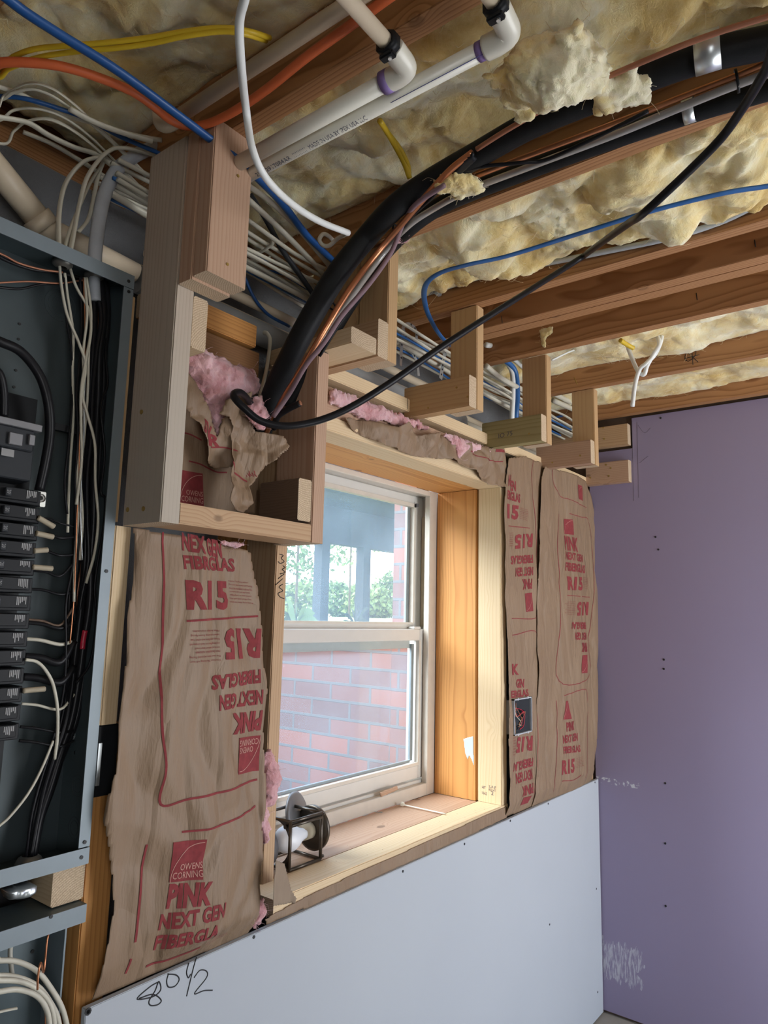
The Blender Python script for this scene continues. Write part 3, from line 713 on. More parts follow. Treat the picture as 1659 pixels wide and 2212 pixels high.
u1 = stick('wall_cleat', 'upper short cleat screwed to the purple wall', (2.941, 2.979), (-.186, .19), (2.281, 2.372), 'pine')
u2 = stick('wall_cleat', 'lower short cleat screwed to the purple wall', (2.941, 2.979), (-.185, -.0), (2.120, 2.214), 'pine_pink')
dots('screw_hole', [at(x, y, 'x', 2.9405) for x, y in ((1303, 924), (1305, 948))], (-1, 0, 0), .004, 'brass_screw', u1)
dots('screw_hole', [at(x, y, 'x', 2.9405) for x, y in ((1309, 1004), (1319, 1011), (1315, 1028), (1275, 1032))], (-1, 0, 0), .004, 'brass_screw', u2)

# ================================================================== WINDOW
wf = thing('window_1', (1.64, .28, .94), None, None); wf['kind'] = 'structure'
def ring(name, x0, x1, z0, z1, y0, y1, wl_, wr_, wt, wb, mat, parent, bev=.002):
    return multibox(name, [((x0, x0 + wl_), (y0, y1), (z0, z1)), ((x1 - wr_, x1), (y0, y1), (z0, z1)), ((x0 + wl_, x1 - wr_), (y0, y1), (z1 - wt, z1)), ((x0 + wl_, x1 - wr_), (y0, y1), (z0, z0 + wb))], mat, parent, bev)
ring('window_frame', 1.138, 2.158, .9305, 1.9885, .263, .286, .03, .046, .018, .040, 'vinyl_edge', wf)
ring('frame_track', 1.160, 2.170, .95, 1.995, .2865, .385, .016, .016, .02, .03, 'vinyl', wf)
up = multibox('upper_sash', [((1.188, 1.25), (.322, .35), (1.485, 1.975)), ((2.100, 2.153), (.322, .35), (1.485, 1.975)), ((1.25, 2.10), (.322, .35), (1.943, 1.975)), ((1.25, 2.10), (.322, .35), (1.485, 1.513))], 'vinyl', wf, .003)
multibox('glazing_bead', [((1.25, 1.26), (.318, .335), (1.513, 1.943)), ((2.088, 2.101), (.316, .335), (1.513, 1.943)), ((1.25, 2.10), (.316, .335), (1.930, 1.944)), ((1.25, 2.10), (.318, .335), (1.507, 1.515))], 'vinyl_edge', up)
multibox('glass_spacer', [((2.070, 2.088), (.334, .343), (1.515, 1.93))], 'spacer', up)
box('pane', (1.255, 2.095), (.338, .340), (1.51, 1.94), 'window_glass', up)
lo_ = multibox('lower_sash', [((1.188, 1.23), (.289, .317), (.985, 1.492)), ((2.096, 2.146), (.289, .317), (.985, 1.492)), ((1.23, 2.096), (.289, .317), (1.452, 1.492)), ((1.23, 2.096), (.289, .317), (.985, 1.030))], 'vinyl', wf, .003)
multibox('glass_spacer', [((2.066, 2.080), (.303, .312), (1.045, 1.44)), ((1.24, 2.066), (.303, .312), (1.040, 1.048))], 'spacer', lo_)
multibox('glazing_bead', [((2.088, 2.097), (.285, .30), (1.03, 1.452)), ((1.23, 2.088), (.285, .30), (1.03, 1.040)), ((1.23, 2.066), (.312, .318), (1.425, 1.452))], 'vinyl_edge', lo_)
box('pane', (1.235, 2.092), (.305, .307), (1.03, 1.452), 'window_glass', lo_)
box('sash_lock', (2.06, 2.10), (.288, .316), (1.492, 1.500), 'vinyl', lo_, .002)
box('tilt_latch', (2.094, 2.104), (.308, .316), (1.932, 1.945), 'plate_grey', up)
multibox('balance_cover', [((2.140, 2.152), (.300, .318), (1.50, 1.90))], 'tag_tan', wf)
tag(sheet('wood_shim', [(820, 1712), (857, 1697), (859, 1706), (823, 1722)], 'y', .262, 'pine_pink', bulge=.004, edge=.003, backfill=.001, step=.003), 'thin wooden shim stuck on the bottom of the window frame', 'shim')

# ================================================================== OUTSIDE
tag(multibox('wing_wall', [((2.2, 2.32), (.4905, 2.6), (0, 1.442)), ], 'brick'), 'brick wall of the window well seen through the lower pane', 'wall')
tag(multibox('house_brick', [((2.2, 3.6), (.386, .49), (0, 3.2)), ((-1.6, 1.08), (.386, .49), (0, 3.2))], 'brick'), 'brick veneer edge of the house beside the upper pane', 'wall')
tag(multibox('well_wall', [((.0, 2.32), (2.6, 2.75), (0, 1.44)), ((.9, .98), (.48, 2.6), (0, 1.44))], 'brick'), 'far brick wall of the window well below the porch', 'wall')
box_g = multibox('ground', [((-60, 120), (2.75, 160), (1.30, 1.44)), ((2.32, 120), (.5, 2.75), (1.30, 1.44)), ((-60, .9), (.5, 2.75), (1.3, 1.44)), ((.9, 2.32), (.4, 2.75), (-.1, .0))], 'lawn')
tag(box_g, kind='structure')
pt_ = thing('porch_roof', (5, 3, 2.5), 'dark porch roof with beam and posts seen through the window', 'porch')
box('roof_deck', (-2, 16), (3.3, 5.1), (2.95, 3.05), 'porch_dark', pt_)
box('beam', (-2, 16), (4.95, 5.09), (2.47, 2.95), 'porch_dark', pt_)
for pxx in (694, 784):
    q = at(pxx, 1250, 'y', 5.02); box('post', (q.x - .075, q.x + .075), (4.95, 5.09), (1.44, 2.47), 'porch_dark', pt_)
def foliage(name, center, rad, n, leaf, mat, label, trunk=None, seed=1, flatz=1.0):
    rr = random.Random(seed); V = []; Fc = []; c = Vector(center)
    for k in range(n):
        d = Vector((rr.gauss(0, 1), rr.gauss(0, 1), rr.gauss(0, 1))).normalized() * rr.uniform(.45, 1.0) ** .6
        nn = noise.noise(d * 2.2 + Vector((seed, 0, 0))) * .45 + .85
        p = c + Vector((d.x * rad[0], d.y * rad[1], d.z * rad[2])) * nn
        a = Vector((rr.uniform(-1, 1), rr.uniform(-1, 1), rr.uniform(-1, 1))).normalized(); b = a.cross(Vector((rr.uniform(-1, 1), rr.uniform(-1, 1), rr.uniform(-1, 1)))).normalized(); s_ = leaf * rr.uniform(.6, 1.3)
        i = len(V); V += [p, p + a * s_ * .5 + b * s_ * .25, p + a * s_, p + a * s_ * .5 - b * s_ * .25]; Fc.append((i, i + 1, i + 2, i + 3))
    t = thing(name, c - Vector((0, 0, rad[2])), label, name.replace('_', ' ').split()[-1])
    mk('foliage', V, Fc, mat, t)
    if trunk: cyl('trunk', (c.x, c.y, 1.44), (c.x, c.y, c.z), trunk, 'trunk', t, 8)
    return t
def far(pxx, Y): return at(pxx, 1290, 'y', Y)
for k, (pxx, Y, zc, rad, n, lf, mat, lab) in enumerate((
    (640, 42, 2.6, (4, 3, 2.1), 2600, .5, 'leaf_pale', 'pale green bush at the left end of the field outside'),
    (735, 75, 3.9, (7, 3, 3.4), 2600, .8, 'leaf', 'round bush between the porch posts across the field'),
    (800, 50, 3.0, (4.5, 2.5, 2.3), 2400, .7, 'leaf_pale', 'light bush right of the far porch post'),
    (845, 82, 5.6, (7, 3, 5.0), 2400, .9, 'leaf', 'taller tree at the right end of the field'))):
    q = far(pxx, Y); foliage('garden_bush', (q.x, q.y, zc), rad, n, lf, MATS and mat, lab, seed=k + 3)
q = far(640, 14); foliage('willow_tree', (q.x, q.y, 4.6), (2.2, 1.6, 2.3), 1800, .22, 'leaf', 'loose leafy tree with drooping twigs left of the porch post', .04, seed=20)
q = far(755, 16); foliage('willow_tree', (q.x, q.y, 5.6), (1.6, 1.6, 2.4), 700, .22, 'leaf_pale', 'sparse drooping branches between the porch posts', .04, seed=22)
def leafplant(name, label, base, tips, w, mat):
    t = thing(name, base, label, 'plant')
    for tip in tips:
        b = Vector(base); tip = Vector(tip); mid = (b + tip) / 2 + Vector((0, 0, .12)) * (tip - b).length; pts = smoothpath([b, mid, tip], 6); V = []; n = len(pts)
        for i, p in enumerate(pts):
            d = (pts[min(i + 1, n - 1)] - pts[max(i - 1, 0)]).normalized(); s_ = d.cross(Vector((.5, -.8, 0))).normalized() * w * math.sin(math.pi * (.08 + .9 * i / (n - 1))); V += [p + s_, p - s_]
        mk('leaf', V, [(2 * i, 2 * i + 1, 2 * i + 3, 2 * i + 2) for i in range(n - 1)], mat, t)
    return t
Yp = 3.0
b_ = at(768, 1352, 'y', Yp)
leafplant('potted_palm', 'dark narrow-leafed plant right of the nearer porch post', b_, [at(x, y, 'y', Yp + d) for x, y, d in ((765, 1290, 0), (752, 1298, .1), (772, 1294, -.1), (742, 1325, 0), (740, 1340, .1), (778, 1308, 0), (800, 1312, .1), (797, 1343, 0), (785, 1335, .1), (748, 1348, 0), (790, 1350, 0), (768, 1322, .1), (760, 1316, -.1))], .022, 'leaf_dark')
b_ = at(640, 1352, 'y', 2.9)
leafplant('leafy_plant', 'broad-leafed green plant at the lower left of the upper pane', b_, [at(x, y, 'y', 2.9 + d) for x, y, d in ((618, 1290, 0), (640, 1300, .1), (622, 1320, -.1), (660, 1312, 0), (680, 1325, .1), (610, 1340, 0), (655, 1335, .1), (690, 1345, 0), (635, 1325, 0))], .05, 'leaf')

# ================================================================== KRAFT-FACED BATTS
def wr1(seed, a=.008, tilt=0.0):
    def f(x, z):
        h = a * noise.noise(Vector((x * 7, z * 1.6, seed))) + a * .45 * noise.noise(Vector((x * 20, z * 4, seed + 5)))
        h += a * .35 * (1 - abs(noise.noise(Vector((x * 9 + z * 2.5, z * 3, seed + 9))) * 2))
        d1, _p = noise.voronoi(Vector((x * 7 + .5 * noise.noise(Vector((z * 5, x * 5, 1))), z * 2.6, seed))); h += a * .55 * min(.25, d1[1] - d1[0]) / .25
        k = max(0.0, min(1.0, (z - .885) / .05)); return h * k - (1 - k) * .014
    return f
def batt(label, outline, y0, wf_, step=.006, name='kraft_batt', body=None, cat='insulation'):
    o = sheet('kraft_facing', outline, 'y', y0, 'kraft', None, step=step, prof=wf_)
    t = thing(name, o.location.copy(), label, cat); o.parent = t; o.matrix_parent_inverse = world_of(t).inverted()
    return t, (lambda x, z: y0 - wf_(x, z))
# left batt (below the frame rail)
bul = lambda cx, w, h: (lambda x, z: h * math.exp(-((x - cx) / w) ** 2) * min(1.0, max(0.0, (z - .89) / .08)))
w0 = wr1(2, .017); b0 = bul(.92, .16, .012)
fL = lambda x, z: w0(x, z) + b0(x, z)
outL = [(285, 1140), (286, 1200), (282, 1260), (270, 1320), (262, 1400), (252, 1480), (246, 1560), (240, 1640), (220, 1720), (215, 1770), (230, 1840), (238, 1900), (240, 1960), (228, 2030), (214, 2090), (206, 2165), (280, 2135), (400, 2082), (480, 2050), (520, 2034), (545, 2020), (548, 1998), (549, 1900), (560, 1850), (561, 1780), (568, 1720), (566, 1640), (560, 1560), (566, 1490), (563, 1440), (560, 1400), (552, 1330), (546, 1270), (535, 1225), (530, 1192), (420, 1165)]
tL, sL = batt('large kraft-faced batt with upright and inverted red lettering left of the window', outL, -.012, fL)
P1 = Print(sL, -.02, .0022)
P1.text('NEX GEN', (386, 1150), (472, 1170), (388, 1190)); P1.text('FIBRGLAS', (388, 1199), (497, 1207), (391, 1230)); P1.text('R15', (392, 1253), (484, 1256), (393, 1318), .05)
P1.para((486, 1253), (540, 1258), (492, 1305)); P1.line([(392, 1341), (470, 1336), (551, 1331)], .004)
P1.line([(347, 1150), (348, 1200), (346, 1300), (343, 1420), (338, 1560), (347, 1650), (342, 1736), (400, 1722), (480, 1705), (557, 1684)], .0042)
P1.text('R15', (559, 1421), (473, 1424), (558, 1357), .045); P1.para((465, 1427), (397, 1432), (462, 1355), 8, 2)
P1.text('FIBERGLAS', (558, 1475), (446, 1490), (560, 1445)); P1.text('NEXT GEN', (560, 1520), (458, 1534), (561, 1488)); P1.text('PINK', (560, 1577), (493, 1586), (562, 1533), .05)
P1.line([(386, 1795), (440, 1785), (500, 1767), (553, 1741)], .0038); P1.line([(316, 1824), (306, 1900), (298, 1980), (293, 2036)], .0042); P1.line([(287, 2073), (284, 2090), (280, 2108)], .004)
P1.text('PINK', (362, 1908), (441, 1895), (353, 1962), .05); P1.text('NEXT GEN', (344, 1973), (468, 1940), (340, 2010)); P1.text('FIBERGLA', (339, 2022), (458, 1987), (335, 2056))
P1.line([(325, 2093), (380, 2070), (430, 2045)], .004); P1.para((440, 2035), (494, 2010), (442, 2044), 2, 5)
P1.done('red_lettering', 'red_print', tL)
def logo(surf, parent, tl, tr, bl, br, inv=False, y=-.02, off=.0022, txt=True):
    Pl = Print(surf, y, off); Pl.poly([tl, tr, br, bl]); Pl.done('logo_block', 'red_print', parent)
    def uv(u, v):
        return tuple((1 - v) * ((1 - u) * tl[i] + u * tr[i]) + v * ((1 - u) * bl[i] + u * br[i]) for i in (0, 1))
    Pq = Print(surf, y, off + .0008); pts = []
    for k in range(9):
        a = math.pi / 2 * k / 8; pts.append(uv(.02 + .93 * (1 - math.cos(a)), 1 - math.sin(a) * .93))
    Pq.line(pts, .0011)
    if txt:
        Pq.text('OWENS', uv(.28, .56), uv(.98, .56), uv(.28, .72), 0); Pq.text('CORNING', uv(.08, .76), uv(.98, .76), uv(.08, .93), 0)
    Pq.done('logo_line', 'logo_line', parent)
logo(sL, tL, (366, 1817), (431, 1808), (361, 1905), (420, 1893))
logo(sL, tL, (560, 1665), (509, 1672), (562, 1588), (508, 1593))
# batt inside the box frame
fI = wr1(12, .006)
tI, sI = batt('kraft batt with a red logo seen inside the box frame', [(388, 1110), (550, 1110), (560, 1000), (520, 880), (470, 800), (430, 770), (402, 770), (392, 850), (388, 980)], .012, fI)
logo(sI, tI, (395, 1014), (444, 1022), (391, 1086), (446, 1093), y=0)
Pi = Print(sI, 0, .002); Pi.line([(388, 932), (415, 937), (440, 950)], .003); Pi.line([(413, 995), (440, 1002), (470, 1018), (495, 1020)], .003); Pi.done('red_line', 'red_print', tI)
# crumpled paper and pink wool inside the box frame
tag(wool('pink_wool', [(398, 766), (445, 760), (500, 788), (545, 800), (560, 830), (555, 845), (520, 862), (500, 868), (482, 880), (480, 905), (472, 930), (468, 942), (462, 905), (452, 885), (440, 860), (420, 820)], 'y', -.03, 'pink_fluff', R=.024, step=.010, voxel=.003, disp=.014, dscale=.02, seed=3, fibres=70),
    'pink fiberglass spilling over torn kraft paper inside the box frame', 'insulation')
tag(wool('pink_wool', [(545, 868), (560, 852), (568, 870), (578, 900), (572, 925), (560, 930), (540, 905), (532, 880)], 'y', -.075, 'pink_fluff', R=.014, step=.007, voxel=.0025, disp=.010, dscale=.014, seed=6, fibres=40),
    'small pink tuft beside the copper pipe behind the black cable', 'insulation')
def cr1(s_, a, f_=16):
    def f(x, z):
        w = Vector((x * f_ * .6 + .35 * noise.noise(Vector((x * 9, z * 9, s_))), z * f_ * .5, s_)); d1, _p = noise.voronoi(w); d2, _p = noise.voronoi(w * 2.3 + Vector((3, 1, 0)))
        return a * (1.5 * noise.noise(Vector((x * 9, z * 7, s_ + 2))) + 1.6 * min(.45, d1[1] - d1[0]) + .5 * min(.4, d2[1] - d2[0]) - .5)
    return f
c2 = cr1(3, .024, 22)
tC, sC = batt('crumpled torn kraft paper hanging at the middle of the box frame', [(492, 862), (520, 850), (545, 845), (540, 872), (548, 895), (560, 930), (582, 935), (605, 944), (620, 965), (608, 978), (600, 985), (580, 1010), (565, 1040), (552, 1052), (554, 1088), (530, 1108), (505, 1100), (488, 1075), (495, 1040), (505, 1000), (515, 965), (515, 920), (498, 900), (482, 892)], -.075, c2, step=.004, name='torn_kraft_paper', cat='paper')
Pc = Print(sC, -.08, .002); Pc.line([(504, 995), (525, 1018), (556, 1037)], .004); Pc.done('red_line', 'red_print', tC)
Pc = Print(sC, -.08, .002)
for k in range(7): Pc.line([(556 + k * 2, 1022 - (k % 3) * 4), (558 + k * 2.4, 1027 - (k % 2) * 3)], .0016)
Pc.done('red_print_mark', 'red_print', tC)
c3 = cr1(8, .02, 20)
tD, sD = batt('dark fold of kraft paper left of the crumpled piece in the box frame', [(392, 800), (412, 808), (440, 850), (456, 900), (470, 945), (480, 905), (505, 890), (518, 930), (512, 985), (500, 1010), (475, 1012), (455, 995), (448, 950), (425, 915), (392, 870)], -.045, c3, step=.004, name='torn_kraft_paper', cat='paper')
Pd = Print(sD, -.05, .002); Pd.line([(462, 965), (490, 966), (510, 975)], .003); Pd.text('SV', (444, 900), (462, 922), (440, 930)); Pd.text('R', (452, 935), (478, 940), (456, 962)); Pd.done('red_lettering', 'red_print', tD)
# right batts
w2 = wr1(31, .009); fR1 = lambda x, z: w2(x, z) - .010 * max(0, (x - 2.40)) / .06
outR1 = [(1094, 1768), (1094, 1700), (1091, 1600), (1095, 1500), (1093, 1400), (1090, 1300), (1089, 1200), (1087, 1100), (1089, 1030), (1093, 990), (1130, 985), (1150, 995), (1178, 1000), (1184, 1040), (1184, 1120), (1180, 1200), (1182, 1260), (1180, 1400), (1182, 1500), (1180, 1600), (1178, 1738)]
tR1, sR1 = batt('narrow kraft batt right of the window with the open switch box', outR1, -.010, fR1)
P2 = Print(sR1, -.012, .002)
P2.text('N', (1095, 1025), (1101, 1026), (1095, 1050)); P2.text('EN', (1102, 1038), (1112, 1040), (1102, 1060)); P2.text('ERGLAS', (1094, 1058), (1120, 1068), (1095, 1078)); P2.text('15', (1095, 1088), (1119, 1093), (1095, 1120), .05)
P2.para((1121, 1096), (1140, 1102), (1121, 1122), 7, 3); P2.line([(1097, 1136), (1143, 1141)], .0028)
P2.text('R15', (1150, 1182), (1113, 1186), (1150, 1152), .045); P2.para((1109, 1180), (1098, 1181), (1109, 1148), 7, 4)
P2.text('FIBERGLAS', (1151, 1216), (1102, 1220), (1151, 1198)); P2.text('NEXT GEN', (1151, 1243), (1113, 1246), (1151, 1224)); P2.text('PINK', (1150, 1272), (1126, 1274), (1150, 1250))
P2.line([(1148, 993), (1143, 1030), (1152, 1090), (1157, 1140), (1160, 1200), (1161, 1280), (1162, 1332), (1102, 1336)], .0028)
P2.line([(1103, 1372), (1159, 1367), (1161, 1450), (1163, 1500), (1159, 1560), (1158, 1650), (1153, 1728)], .0028)
P2.text('K', (1102, 1434), (1116, 1434), (1102, 1458)); P2.text('GEN', (1110, 1466), (1130, 1466), (1110, 1486)); P2.text('ERGLAS', (1101, 1492), (1138, 1488), (1102, 1508))
P2.text('R15', (1147, 1621), (1112, 1627), (1148, 1588), .045); P2.para((1110, 1630), (1100, 1632), (1110, 1588), 7, 6)
P2.text('FIBERGLAS', (1149, 1655), (1104, 1668), (1149, 1636)); P2.text('NEXT GEN', (1149, 1682), (1111, 1693), (1149, 1660)); P2.text('PINK', (1149, 1712), (1126, 1722), (1149, 1690)); P2.poly([(1145, 1718), (1130, 1723), (1126, 1741), (1142, 1735)])
P2.done('red_lettering', 'red_print', tR1)
logo(sR1, tR1, (1152, 1320), (1133, 1322), (1150, 1280), (1131, 1282), y=-.012, off=.002, txt=False)
w3 = wr1(44, .010)
fR2 = lambda x, z: w3(x, z) + .012 * math.exp(-((x - 2.72) / .16) ** 2) + .018 * math.exp(-((x - 2.93) / .04) ** 2) * math.exp(-((z - 1.45) / .3) ** 2)
outR2 = [(1155, 1745), (1155, 1600), (1157, 1500), (1158, 1420), (1162, 1340), (1159, 1250), (1163, 1130), (1163, 1050), (1171, 1008), (1210, 1018), (1240, 1030), (1262, 1040), (1274, 1070), (1282, 1110), (1290, 1180), (1291, 1250), (1296, 1300), (1294, 1340), (1286, 1400), (1284, 1500), (1283, 1600), (1281, 1692)]
tR2, sR2 = batt('kraft batt next to the purple wall with faded red lettering', outR2, -.012, fR2)
P3 = Print(sR2, -.016, .002)
P3.line([(1190, 1005), (1192, 1040), (1205, 1070), (1230, 1082), (1262, 1097)], .0028); P3.line([(1224, 1110), (1250, 1117), (1268, 1125), (1276, 1180), (1275, 1260), (1270, 1330), (1266, 1400), (1265, 1462), (1204, 1471), (1204, 1350), (1205, 1250), (1200, 1170), (1202, 1110)], .0028)
P3.text('PINK', (1215, 1157), (1240, 1163), (1216, 1188)); P3.text('NEXT GEN', (1216, 1191), (1252, 1199), (1216, 1208)); P3.text('FIBERGLAS', (1216, 1214), (1257, 1221), (1216, 1233)); P3.text('R15', (1217, 1245), (1249, 1247), (1217, 1275), .05)
P3.para((1252, 1246), (1268, 1249), (1252, 1272), 7, 7); P3.line([(1216, 1286), (1267, 1290)], .0028); P3.text('R15', (1264, 1329), (1237, 1330), (1265, 1300), .045); P3.para((1235, 1327), (1213, 1329), (1235, 1297), 8, 8)
P3.text('FIBERGLAS', (1260, 1359), (1227, 1359), (1260, 1344)); P3.text('NEXT GEN', (1260, 1382), (1234, 1382), (1260, 1366)); P3.text('PINK', (1261, 1408), (1246, 1408), (1261, 1388))
P3.line([(1213, 1502), (1262, 1491), (1261, 1560), (1262, 1630), (1262, 1680)], .0028); P3.line([(1199, 1513), (1199, 1600), (1196, 1710)], .0028)
P3.text('PINK', (1217, 1560), (1234, 1556), (1217, 1580)); P3.text('NEXT GEN', (1210, 1588), (1241, 1582), (1210, 1606)); P3.text('FIBERGLAS', (1210, 1612), (1245, 1608), (1211, 1628)); P3.text('R15', (1210, 1642), (1234, 1637), (1210, 1674), .045); P3.para((1237, 1637), (1254, 1632), (1237, 1660), 7, 9); P3.line([(1211, 1687), (1235, 1683), (1250, 1672)], .0028)
P3.done('red_lettering', 'red_print', tR2)
logo(sR2, tR2, (1215, 1121), (1232, 1123), (1215, 1153), (1233, 1156), y=-.016, off=.002, txt=False)
logo(sR2, tR2, (1261, 1453), (1247, 1454), (1261, 1414), (1249, 1415), y=-.016, off=.002, txt=False)
logo(sR2, tR2, (1216, 1514), (1222, 1513), (1212, 1554), (1228, 1552), y=-.016, off=.002, txt=False)
logo(sR2, tR2, (1240, 1047), (1251, 1051), (1243, 1077), (1253, 1083), y=-.016, off=.002, txt=False)
# kraft flap crumpled above the window head
c5 = cr1(15, .026, 14)
outF = [(752, 900), (790, 905), (850, 925), (870, 912), (905, 940), (945, 935), (975, 955), (1000, 958), (1030, 965), (1062, 968), (1098, 968), (1100, 1000), (1095, 1053), (1060, 1046), (1030, 1020), (1000, 1005), (975, 993), (940, 990), (905, 985), (870, 975), (830, 963), (800, 945), (765, 925), (752, 912)]
tF, sF = batt('crumpled kraft flap folded down over the window head board', outF, -.02, c5, step=.004, name='kraft_flap', cat='paper')
Pf = Print(sF, -.03, .0025); Pf.line([(1010, 975), (1040, 990), (1065, 994), (1098, 996)], .003); Pf.poly([(1078, 968), (1096, 972), (1096, 977), (1078, 975)]); Pf.done('red_line', 'red_print', tF)
tag(wool('pink_wool', [(712, 840), (735, 848), (790, 865), (850, 893), (890, 905), (918, 918), (925, 925), (880, 920), (850, 915), (820, 905), (795, 905), (770, 895), (730, 875), (712, 870)], 'y', -.012, 'pink_fluff', R=.024, step=.010, voxel=.003, disp=.014, dscale=.02, seed=12, fibres=70),
    'strip of pink fiberglass squeezed under the top plate above the window', 'insulation')
tag(wool('pink_wool', [(955, 935), (980, 940), (1003, 950), (1050, 966), (1062, 975), (1040, 972), (1005, 975), (990, 990), (985, 965)], 'y', -.03, 'pink_fluff', R=.014, step=.007, voxel=.0025, disp=.010, dscale=.014, seed=13, fibres=40),
    'pink fiberglass tuft at the right end of the crumpled kraft flap', 'insulation')
tag(wool('pink_wool', [(566, 1622), (585, 1625), (597, 1645), (600, 1690), (592, 1735), (575, 1745), (582, 1790), (580, 1815), (568, 1820), (560, 1780), (563, 1700)], 'y', -.004, 'pink_fluff', R=.024, step=.010, voxel=.003, disp=.014, dscale=.02, seed=15, fibres=70),
    'pink fiberglass poking out between left batt and window stud', 'insulation')
tag(wool('pink_wool', [(538, 1990), (545, 1950), (556, 1940), (571, 1948), (570, 1980), (548, 2002)], 'y', -.006, 'pink_fluff', R=.014, step=.007, voxel=.0025, disp=.010, dscale=.014, seed=17, fibres=40),
    'pink fiberglass tuft just above the drywall top left of the sill', 'insulation')
tag(wool('pink_wool', [(470, 1166), (525, 1172), (527, 1178), (510, 1184), (480, 1176)], 'y', -.03, 'pink_fluff', R=.007, step=.0045, voxel=.0018, disp=.005, dscale=.01, seed=18, fibres=14),
    'pink fiberglass peeking out under the frame rail', 'insulation')
tag(sheet('kraft_flap', [(572, 1850), (603, 1862), (637, 1940), (634, 1951), (600, 1950), (565, 1948), (566, 1900)], 'y', -.03, 'kraft_back', step=.004, prof=lambda x, z: .02 * abs(x - 1.16) / .05),
    'folded brown kraft corner sticking out below the left end of the sill', 'paper')
# thin kraft strip squeezed under the sill front edge
sw = lambda x, z: .003 * noise.noise(Vector((x * 30, z * 10, 2)))
tag(sheet('kraft_strip', [(572, 1985), (590, 1975), (640, 1947), (700, 1918), (760, 1890), (850, 1850), (1000, 1783), (1094, 1741), (1094, 1766), (1000, 1812), (850, 1878), (700, 1945), (600, 1988), (575, 2000)], 'y', -.004, 'kraft', step=.004, prof=sw), 'thin strip of kraft paper between sill edge and drywall top', 'paper')

# ================================================================== SWITCH BOX (right of window)
sb = thing('switch_box', (2.265, .0, 1.21), 'open grey two-gang switch box with loose wires right of the window', 'electrical box')
multibox('box_shell', [((2.198, 2.202), (-.027, .05), (1.15, 1.268)), ((2.328, 2.332), (-.027, .05), (1.15, 1.268)), ((2.198, 2.332), (-.027, .05), (1.15, 1.154)), ((2.198, 2.332), (-.027, .05), (1.264, 1.268)), ((2.198, 2.332), (.046, .05), (1.15, 1.268))], 'grey_cable', sb)
box('box_interior', (2.203, 2.327), (-.020, .045), (1.155, 1.263), 'dark_plastic', sb)
for i, mt in enumerate(['copper_dull', 'red_plastic', 'red_plastic', 'black_cable', 'copper_dull', 'white_cable', 'black_cable']):
    rr = random.Random(i + 40); q = lambda a, b, c, d: (rr.uniform(a, b), -.0225, rr.uniform(c, d))
    tube('wire', [q(2.208, 2.23, 1.22, 1.26), q(2.215, 2.26, 1.2, 1.24), q(2.25, 2.29, 1.19, 1.235), q(2.235, 2.28, 1.175, 1.2), q(2.225, 2.27, 1.165, 1.19)], .0014, mt, sb, 6)
dots('mounting_ear', [(2.226, -.0265, 1.151), (2.300, -.0265, 1.151), (2.300, -.0265, 1.267), (2.226, -.0265, 1.267)], (0, -1, 0), .0045, 'grey_staple', sb)

# ================================================================== PIPES
pw = thing('pvc_pipe', at(800, 255, 'z', 2.34), 'white water pipe with printed lettering, lower of the twin pipes', 'pipe')
A = at(470, 417, 'z', 2.345); B = at(1062, 122, 'z', 2.345); xa = .5 * (at(548, 380, 'z', 2.345).x + at(1075, 115, 'z', 2.345).x) - .006
r1 = .0135
cyl('pipe', (xa, -.02, 2.352), (xa, B.y, 2.352), r1, 'pvc_white', pw)
tube('elbow', [(xa, B.y + .004, 2.352), (xa, B.y - .02, 2.352), (xa - .006, B.y - .036, 2.353), (xa - .03, B.y - .04, 2.356), (xa - .045, B.y - .041, 2.358)], r1 * 1.28, 'pvc_white', pw, 16)
cyl('primer_stain', (xa, B.y + .016, 2.352), (xa, B.y + .003, 2.352), r1 * 1.05, 'primer_purple', pw)
cyl('primer_stain', (xa - .044, B.y - .041, 2.358), (xa - .052, B.y - .041, 2.359), r1 * 1.15, 'primer_purple', pw)
def cyltext(t, xc, zc, r, y0, y1, ang0, h, mat, parent, bold=0.0):
    V, Fc = textmesh(t, bold); vs = []
    for u, v in V:
        a = ang0 - (v - .5) * h / r; y = y0 + (y1 - y0) * u
        vs.append(Vector((xc + math.cos(a) * (r + .0004), y, zc + math.sin(a) * (r + .0004))))
    return mk('printed_lettering', vs, Fc, mat, parent)
ang = math.radians(-128)
ya = at(560, 380, 'z', 2.342).y; yb_ = at(632, 340, 'z', 2.342).y; yc = at(670, 318, 'z', 2.342).y; yd = at(797, 255, 'z', 2.342).y
ye = at(548, 384, 'z', 2.342).y
cyltext('25052917084AR', xa, 2.352, r1, ya, yb_, math.radians(-75) - .5, .0085, 'print_ink', pw)
cyltext('|||||||||', xa, 2.352, r1, at(638, 336, 'z', 2.342).y, at(664, 322, 'z', 2.342).y, math.radians(-75) - .5, .009, 'print_ink', pw)
cyltext('MADE IN USA BY IPEX USA LLC', xa, 2.352, r1, yc, yd, math.radians(-75) - .5, .0085, 'print_ink', pw)
a_ = math.radians(-75) - .7
multitube('printed_line', [[(xa + math.cos(a_) * (r1 + .0002), at(850, 225, 'z', 2.342).y, 2.352 + math.sin(a_) * (r1 + .0002)), (xa + math.cos(a_) * (r1 + .0002), at(1057, 122, 'z', 2.342).y, 2.352 + math.sin(a_) * (r1 + .0002))]], .0005, 'blue_ink', pw, sm=0)
pu = thing('pvc_pipe', at(700, 270, 'z', 2.34), 'white water pipe, upper of the twin pipes, ending in an elbow', 'pipe')
B2 = at(850, 190, 'z', 2.345); xb = xa - .0335
cyl('pipe', (xb, -.201, 2.352), (xb, B2.y, 2.352), r1, 'pvc_white', pu)
